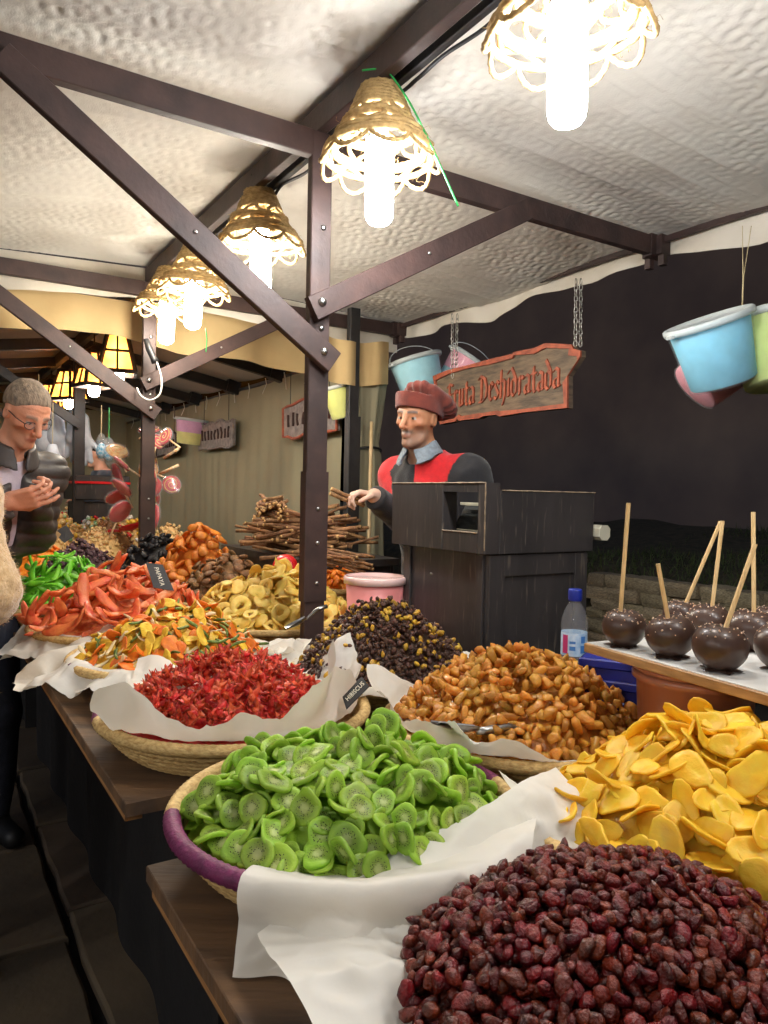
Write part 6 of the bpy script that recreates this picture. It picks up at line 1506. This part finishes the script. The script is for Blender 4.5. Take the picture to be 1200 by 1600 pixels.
def coat(P):
    d_ = LD.torso(P,.045); q = LD.B.loc(P); sk = ell(q,LD.B.loc(np.array([LD.pelvis]))[0]+np.array([0,0,-.10]),(.27,.22,.42)); d_ = smin(d_, sk, .06)
    sl = smin(rc(P,LD.sh[0],LD.elb[0],.092,.084), rc(P,LD.elb[0],LD.wri[0],.084,.066), .03); s2 = smin(rc(P,LD.sh[1],LD.elb[1],.09,.08), rc(P,LD.elb[1],LD.wri[1],.08,.065), .03); d_ = smin(d_, np.minimum(sl,s2), .03)
    d_ = d_+fold(P,.010,14,3)+fold(P,.0025,120,5)+fold(P,.0018,260,6)
    d_ = smax(d_, P[:,2]-(LD.neck[2]+.01), .02); return smax(d_, .62-P[:,2], .02)
me, V = sdf_mesh('coat', coat, lo-v3(.1,.1,0), hi+v3(.1,.1,0), .008, M_fleece)
co_ = link('fleece_coat', me, None, lady)
# fleece fibres standing off the sleeve
rs = np.random.RandomState(2); me.calc_loop_triangles() if False else None
nv_ = np.empty(len(V)*3); me.vertices.foreach_get('normal', nv_); nv_ = nv_.reshape(-1,3); u_, w_, dp_ = project(V); vis = np.where((u_>-60)&(u_<70)&(dp_>0))[0]
FV = []; FF = []
for i in rs.choice(vis, min(9000,len(vis)*3)):
    p = V[i]+rs.normal(0,.003,3); t_ = nv_[i]+rs.normal(0,.55,3); t_ /= np.linalg.norm(t_); L_ = rs.uniform(.004,.010); sd = np.cross(t_,rs.normal(size=3)); sd /= np.linalg.norm(sd); k = len(FV)
    FV += [p-sd*.0006, p+sd*.0006, p+t_*L_+rs.normal(0,.001,3)]; FF.append((k,k+1,k+2))
stuff(link('fleece_pile', mesh('fleece_pile', FV, FF, M_fleece, False), None, co_))
me, V = sdf_mesh('trousers', lambda P: smax(smax(LD.legs(P,.014)+fold(P,.004,20,9), P[:,2]-.9, .01), .05-P[:,2], .01), (lo[0],lo[1],0), (hi[0],hi[1],1.), .011, M_skirt); link('trousers', me, None, lady)
me, V = sdf_mesh('boots', lambda P: smax(LD.feet(P,.01), -.002-P[:,2], .004), (lo[0],lo[1],-.02), (hi[0],hi[1],.2), .009, M_cable); link('boots', me, None, lady)
# ================================================================= the next stall: lanterns, signs, sweets, helper
M_lw = pm('lantern_wood', lin(52,38,28), lin(36,27,21), 20, .7, .4, 60)
M_pane = pm('amber_pane', lin(232,152,66), lin(212,124,44), 14, .4, .3, 30, translucent=.3)
M_bulb2 = pm('lantern_bulb', lin(255,255,255), lin(255,255,255), 5, .3, emit=((1.0,.95,.86,1), 85.0))
def lantern():
    r_ = empty('wooden_lantern', (0,0,0)); q = [Vector((math.cos(PI/4+k*PI/2),math.sin(PI/4+k*PI/2),0)) for k in range(4)]
    rt, rb, zt, zb_ = .085, .155, -.06, -.30
    for k in range(4):
        A, B = q[k]*rt+Vector((0,0,zt)), q[k]*rb+Vector((0,0,zb_)); A2, B2 = q[(k+1)%4]*rt+Vector((0,0,zt)), q[(k+1)%4]*rb+Vector((0,0,zb_))
        b = MB(); b.beam(A,B,.022,.022,ch=.002); b.build('corner_rail', M_lw, r_)
        b = MB(); b.beam(B,B2,.022,.026,ch=.002); b.build('bottom_rail', M_lw, r_)
        b = MB(); b.beam(A,A2,.022,.022,ch=.002); b.build('top_rail', M_lw, r_)
        m0, m1 = (A+A2)/2, (B+B2)/2; b = MB(); b.beam(m0,m1,.014,.014,ch=.002); b.build('mullion', M_lw, r_)
        b = MB(); c0, c1 = A.lerp(B,.45), A2.lerp(B2,.45); b.beam(c0,c1,.012,.016,ch=.002); b.build('crossbar', M_lw, r_)
        s_ = .93; b = MB(); V = [A*s_,A2*s_,B2*s_,B*s_]; V = [Vector((v.x,v.y,w.z)) for v,w in zip(V,(A,A2,B2,B))]; b.add(V, [(0,1,2,3)]); b.build('pane', M_pane, r_)
    b = MB(); b.lathe([(.001,.0),(.03,-.012),(.10,-.05),(.10,-.06),(.001,-.06)], 4, rot=Matrix.Rotation(PI/4,3,'Z')); b.build('cap', M_lw, r_)
    b = MB(); b.lathe([(.02,-.10),(.042,-.12),(.042,-.345),(.03,-.372),(.001,-.38)], 18); b.build('bulb', M_bulb2, r_, True)
    b = MB(); b.tube([(0,0,0),(0,0,.09)], .006, 6); b.build('hook', M_cable, r_, True); return r_
L0 = lantern()
for i,(s,t,lab) in enumerate(((4.98,0,'wooden lantern with glowing amber panes just beyond the far post'),(5.72,0,'second amber wooden lantern down the row, right of the man'),(6.75,0,'small amber lantern above the white gloves'),(7.75,0,'farthest amber lantern beside the man\'s forehead'),(9.0,0,'tiny amber lantern at the end of the dark stall'))):
    o = L0 if i == 0 else copy_tree(L0); o.location = W(s,RT+t,2.40); o.rotation_euler = (0,0,R(20+25*i)); tag(o, lab, 'lantern', 'wooden lanterns of the next stall')
# signs hung on the khaki curtain
M_sgrey = pm('grey_sign_paint', lin(150,140,134), lin(112,104,102), 22, .7, .5, 60); M_sdark = pm('sign_dark_carving', lin(70,46,40), lin(50,34,32), 20, .7)
def small_sign(px0, px1, y0, y1, t, lab, seed, border):
    A, B, C, Dd = on_plane(px0,y1[0],t), on_plane(px1,y1[1],t), on_plane(px1,y0[1],t), on_plane(px0,y0[0],t); rs = random.Random(seed)
    r_ = tag(empty('hanging_sign', (A+C)/2), lab, 'sign'); n = 10; lower = [A.lerp(B,i/n)+Vector((0,0,rs.uniform(-.012,.012))) for i in range(n+1)]; upper = [Dd.lerp(C,i/n)+Vector((0,0,rs.uniform(-.016,.016))) for i in range(n+1)]
    loop = lower+upper[::-1]; N = len(loop); b = MB(); V = loop+[p+NS*.022 for p in loop]; b.add(V, [tuple(range(N)), tuple(range(2*N-1,N-1,-1))]+[(k,N+k,N+(k+1)%N,(k+1)%N) for k in range(N)]); part(b, 'board', M_sgrey, r_)
    b = MB(); b.tube([p+NS*.024 for p in loop], .011, 6, closed=True); part(b, 'border', border, r_, True)
    # carved gothic letters too worn and far to read
    for k in range(9):
        f = .12+.76*k/8; lo_ = A.lerp(B,f).lerp(Dd.lerp(C,f),.34); hi_ = A.lerp(B,f).lerp(Dd.lerp(C,f),.66+.10*rs.random()); b = MB(); w = (B-A).length*.035; dv = (B-A).normalized()
        P = [lo_, lo_.lerp(hi_,.5)+dv*w*rs.uniform(-.6,.6), hi_+dv*w*rs.uniform(-.8,.8)]; b.tube([p+NS*.024 for p in P], .012, 5); part(b, 'letter', M_sdark, r_, True)
    for f in (.12,.85):
        p0 = Dd.lerp(C,f)+NS*.012; b = MB(); b.tube([p0, Vector((p0.x,p0.y,2.26))], .003, 4); part(b, 'cord', M_cable, r_)
    return r_
small_sign(315,368,(665,655),(703,697),RT+1.24,'small grey carved sign hanging on the khaki curtain left of the post',1,M_sgrey)
small_sign(447,531,(637,612),(686,673),RT+1.24,'carved sign with copper border half hidden behind the near post',2,M_rust)
small_sign(248,279,(682,676),(714,707),RT+1.24,'dark small sign on the curtain behind the lollipops',3,M_sdark)
bucket(on_plane(298,674,RT+1.15),.155,.26,(R(4),R(6),R(10)),(226,216,120),'pink and yellow candy floss bucket on the khaki curtain','candy floss buckets of the next stall',(222,160,196),False)
bucket(on_plane(530,627,RT+1.18),.095,.22,(R(6),R(-16),R(10)),(214,216,110),'yellow candy floss bucket beside the corner post','candy floss buckets of the next stall',None,False)
# lollipop stand beside the far post
M_lol = pm('red_lollipop', lin(210,36,38), lin(176,24,30), 34, .25, coat=.6); M_lol2 = pm('orange_lollipop', lin(232,150,50), lin(240,214,150), 34, .25, coat=.6)
M_cello = pm('cellophane', lin(250,250,252), None, 5, .12, alpha=.16, spec=.9); M_bam = pm('striped_stick', lin(224,170,104), lin(240,226,196), 60, .6)
p0 = at_d(222,840,4.42); st_ = tag(empty('lollipop_stand', (p0.x,p0.y,TZ)), 'dark thin stand holding the red lollipops behind the far post', 'stand')
b = MB(); b.tube([(0,0,0),(0,0,.98)], .016, 10); b.build('pole', M_wood2, st_, True); b = MB(); b.lathe([(.001,0),(.09,0),(.09,.015),(.02,.03),(.001,.03)], 20); b.build('foot', M_wood2, st_, True)
LO = [((233,672),.052,(20,0),0),((246,690),.040,(60,30),0),((236,718),.058,(70,15),0),((239,742),.050,(80,-20),0),((232,735),.048,(50,60),1),((235,760),.055,(75,10),0),((236,780),.062,(80,25),0),((240,808),.065,(60,75),0),((268,757),.045,(30,80),0),((258,682),.045,(50,-60),0),
      ((183,705),.055,(40,0),1),((190,725),.050,(30,30),0),((183,742),.062,(70,20),0),((190,762),.058,(40,-20),0),((185,776),.064,(30,20),0),((188,800),.062,(60,0),0)]
for i,((x,y),r,(ta,tb_),kk) in enumerate(LO):
    r = r*1.2
    p = at_d(x,y,4.36 if i%2 else 4.46); o = tag(empty('lollipop', p), ('orange' if kk else 'red')+' swirled cellophane-wrapped lollipop on the stand by the far post', 'lollipop', 'lollipops on the stand by the far post'); o.rotation_euler = (R(ta),R(tb_),R(i*40))
    b = MB(); b.lathe([(.001,.010),(r*.6,.010),(r*.92,.007),(r,.0),(r*.92,-.007),(r*.6,-.010),(.001,-.010)], 22); cdy = b.build('candy', M_lol2 if kk else M_lol, o, True)
    b = MB(); b.tube([(r*.9*f*math.cos(f*13),r*.9*f*math.sin(f*13),.010) for f in np.linspace(.05,1,50)], .0026, 4); b.build('swirl', M_pear, cdy, True)
    b = MB(); b.lathe([(.001,.016),(r*1.05,.012),(r*1.14,.0),(r*1.05,-.012),(.001,-.016)], 14); b.build('wrapper', M_cello, o, False)
    b = MB(); b.tube([(0,-r*.9,0),(0,-r-.13,0)], .0055, 6); b.build('stick', M_bam, o, True)
for (a,bb,lab) in (((256,716),(279,701),'upper striped candy stick poking out right of the lollipops'),((250,740),(279,727),'lower striped candy stick poking out right of the lollipops')):
    b = MB(); b.tube([at_d(*a,4.40),at_d(*bb,4.34)], .009, 8); tag(b.build('candy_stick', M_bam, None, True), lab, 'candy')
# white gloves and candy bags hanging further back
M_glove = pm('white_plush', lin(226,230,236), lin(206,212,222), 20, .9, .4, 60, translucent=.3)
for i,(x,y) in enumerate(((70,690),(88,680),(118,680),(128,688))):
    c = at_d(x,y,6.0); 
    def gl_(P, c=v3(*c)):
        d_ = rc(P,c+v3(0,0,.17),c+v3(0,0,-.02),.055,.075)
        for k in range(4): d_ = smin(d_, rc(P,c+v3(-.05+.034*k,0,-.03),c+v3(-.075+.05*k,0,-.20+.02*abs(k-1.5)),.024,.020), .02)
        return smin(d_, rc(P,c+v3(.05,0,.02),c+v3(.13,0,-.07),.026,.020), .02)
    me, V = sdf_mesh('plush_glove', gl_, v3(*c)-.3, v3(*c)+.3, .014, M_glove)
    tag(link('plush_glove', me), ['leftmost white foam glove hanging behind the man','white foam glove hanging left of the black post','white foam glove hanging against the black post','rightmost white foam glove hanging right of the black post'][i], 'glove', 'white foam gloves hanging in the next stall')
M_cblue = pm('blue_candy', lin(60,170,210), lin(230,240,245), 60, .3); M_cgreen = pm('green_ribbon', lin(60,170,90), None, 20, .5)
for i,(x,y,lab) in enumerate(((158,700,'left candy bag with blue sweets hanging before the helper'),(170,704,'right candy bag with blue sweets hanging on a green ribbon'))):
    c = at_d(x,y,5.2); r_ = tag(empty('candy_bag', c), lab, 'bag', 'candy bags hanging before the helper')
    V, Fc = lump((.036,.03,.075),500+i,.10,2,2); link('sweets', mesh('sweets', V*np.array([1,1,.75])-np.array([0,0,.02]), Fc, M_cblue), None, r_); V, Fc = lump((.042,.034,.10),520+i,.10,2,2); link('film', mesh('film', V, Fc, M_cello), None, r_)
    b = MB(); b.tube([(0,0,.08),(0,0,.30)], .004, 5); b.build('ribbon', M_cgreen if i else M_string, r_)
for i,(x,y,lab) in enumerate(((60,668,'red and white paper bell hanging left of the gloves'),(82,712,'red and white paper bell hanging between the gloves'))):
    c = at_d(x,y,5.6); r_ = tag(empty('hanging_bell', c), lab, 'decoration', 'red and white bells in the next stall')
    b = MB(); b.lathe([(.001,.09),(.03,.085),(.045,.03),(.06,.0),(.02,-.005),(.001,-.004)], 18); b.build('bell', M_glove, r_, True); b = MB(); b.lathe([(.06,.004),(.064,-.004),(.06,-.014),(.001,-.016)], 18); b.build('band', M_red, r_, True)
    V, Fc = lump((.022,.022,.035),540+i,.05,2,2); link('clapper', mesh('clapper', V-np.array([0,0,.05]), Fc, M_red), None, r_); b = MB(); b.tube([(0,0,.09),(0,0,.4)], .003, 4); b.build('cord', M_string, r_)
# heaps of sweets on the next table
KS = [(1,variants(lambda i: lump((.026,.018,.014),i+600,.15,2,1,2), 4, m_, 'wrapped_sweet'),.024,.018,.014,'wrapped_sweet',None) for m_ in (M_nut,M_squash,M_lol,M_cblue,pm('green_wrapper', lin(70,150,90), lin(200,220,190), 50, .3),pm('white_wrapper', lin(226,222,214), lin(190,186,180), 50, .3))]
for (px_,dz_,rr_,tp_,w_,lab,sd) in ((85,5.6,.34,1.17,(3,2,0,0,.4,.4),'pale yellow sweet in the heap behind the nuts',51),(150,6.0,.30,1.16,(1,1,1.2,.5,.6,1),'colourful wrapped sweet in the heap beneath the candy bags',52),(120,6.7,.34,1.20,(2,1,.4,.2,1,2),'wrapped sweet in the far heap beside the black post',53),(190,5.6,.28,1.15,(2,2,.6,0,0,.6),'yellow sweet in the heap left of the lollipops',54)):
    x,y = hc(px_,dz_); basket(x,y,rr_+.02,{51:'straw basket of pale yellow sweets behind the nuts',52:'straw basket of colourful sweets beneath the candy bags',53:'far straw basket of sweets beside the black post',54:'straw basket of yellow sweets left of the lollipops'}[sd])
    heap('sweet',x,y,rr_,.885,tp_,[(w_[k],)+KS[k][1:] for k in range(6)],170,lab,'sweet',lab.split(' in ')[1]+' of sweets',M_nut,layer=.035,tilt=.5,p=1.6,seed=sd,limit=70)
# the helper behind the next table
BC = at_d(150,710,7.0); BC = v3(*BC); BY = Person((BC[0]+.12,BC[1]+.05), v3(-.85,-.5,0), 1.72, BC, (-.9,-.35,-.15), (0,0,1), .06)
BY.neck = BC+v3(.05,.02,-.15); BY.chest = v3(BY.neck[0]+.04,BY.neck[1]+.02,1.28); x_ = BY.B.M[:,0]; BY.sh = [BY.neck+v3(.02,.0,-.05)-x_*.18, BY.neck+v3(.02,.0,-.05)+x_*.18]
BY.elb = [BY.sh[0]+v3(-.02,-.03,-.27), BY.sh[1]+v3(.0,-.03,-.27)]; BY.wri = [BY.elb[0]+v3(-.18,-.12,.10), BY.elb[1]+v3(-.18,-.10,.04)]; BY.hands = [(v3(-.8,-.3,.3),(0,0,-1),.5,1,.9),(v3(-.8,-.3,.1),(0,0,-1),.5,-1,.9)]
lo, hi = BY.bounds(); me, V = sdf_mesh('person', BY.body, lo, hi, .0095, M_skin); q = BY.H.loc(V); C = face_col(q, BY.hs, lc(206,156,130), lc(170,100,88), lc(50,40,34), lc(40,30,24)); C[np.linalg.norm(V-BC,axis=1)>.24] = lc(206,156,130); set_col(me, C)
boy = tag(link('person', me), 'dark-haired young helper in dark jacket behind the next stall', 'person')
me, V = sdf_mesh('hair', lambda P: smax(ell(BY.H.loc(P)/BY.hs,(0,-.022,.042),(.086,.106,.100)), (lambda q: .030+.5*np.clip(q[:,1],-.1,.1)+.2*np.clip(q[:,1]-.04,0,1)-.01-q[:,2])(BY.H.loc(P)/BY.hs), .012)*BY.hs, BC-.2, BC+.2, .008, pm('dark_hair', lin(34,28,26), lin(22,19,18), 60, .6, .6, 200)); link('hair', me, None, boy)
me, V = sdf_mesh('jacket', lambda P: smax(smax(smin(BY.torso(P,.022), smin(BY.arm(P,0,.022),BY.arm(P,1,.022),.01), .04)+fold(P,.004,25,3), P[:,2]-(BY.neck[2]+.0), .01), .85-P[:,2], .01), lo, hi, .011, pm('slate_jacket', lin(62,70,82), lin(48,54,64), 20, .8, .3, 100)); link('jacket', me, None, boy)
me, V = sdf_mesh('trousers', lambda P: smax(smax(smin(BY.legs(P,.018),BY.torso(P,.008),.03), P[:,2]-.9, .01), .02-P[:,2], .01), (lo[0],lo[1],0), (hi[0],hi[1],1.), .014, M_jean); link('trousers', me, None, boy)
p = at_d(150,768,6.2); tl2 = tag(empty('cash_register', (p.x,p.y,.0)), 'far black till with red trim before the young helper', 'till')
b = MB(); b.box((0,0,.62),(.5,.36,1.24),YAW,.006); b.build('cabinet', M_black, tl2); b = MB(); b.box((0,0,1.36),(.56,.42,.20),YAW,.008); b.build('box', M_black, tl2); b = MB(); b.box((0,0,1.40),(.568,.428,.02),YAW,.002); b.build('trim', M_red, tl2)
bpy.context.view_layer.update()
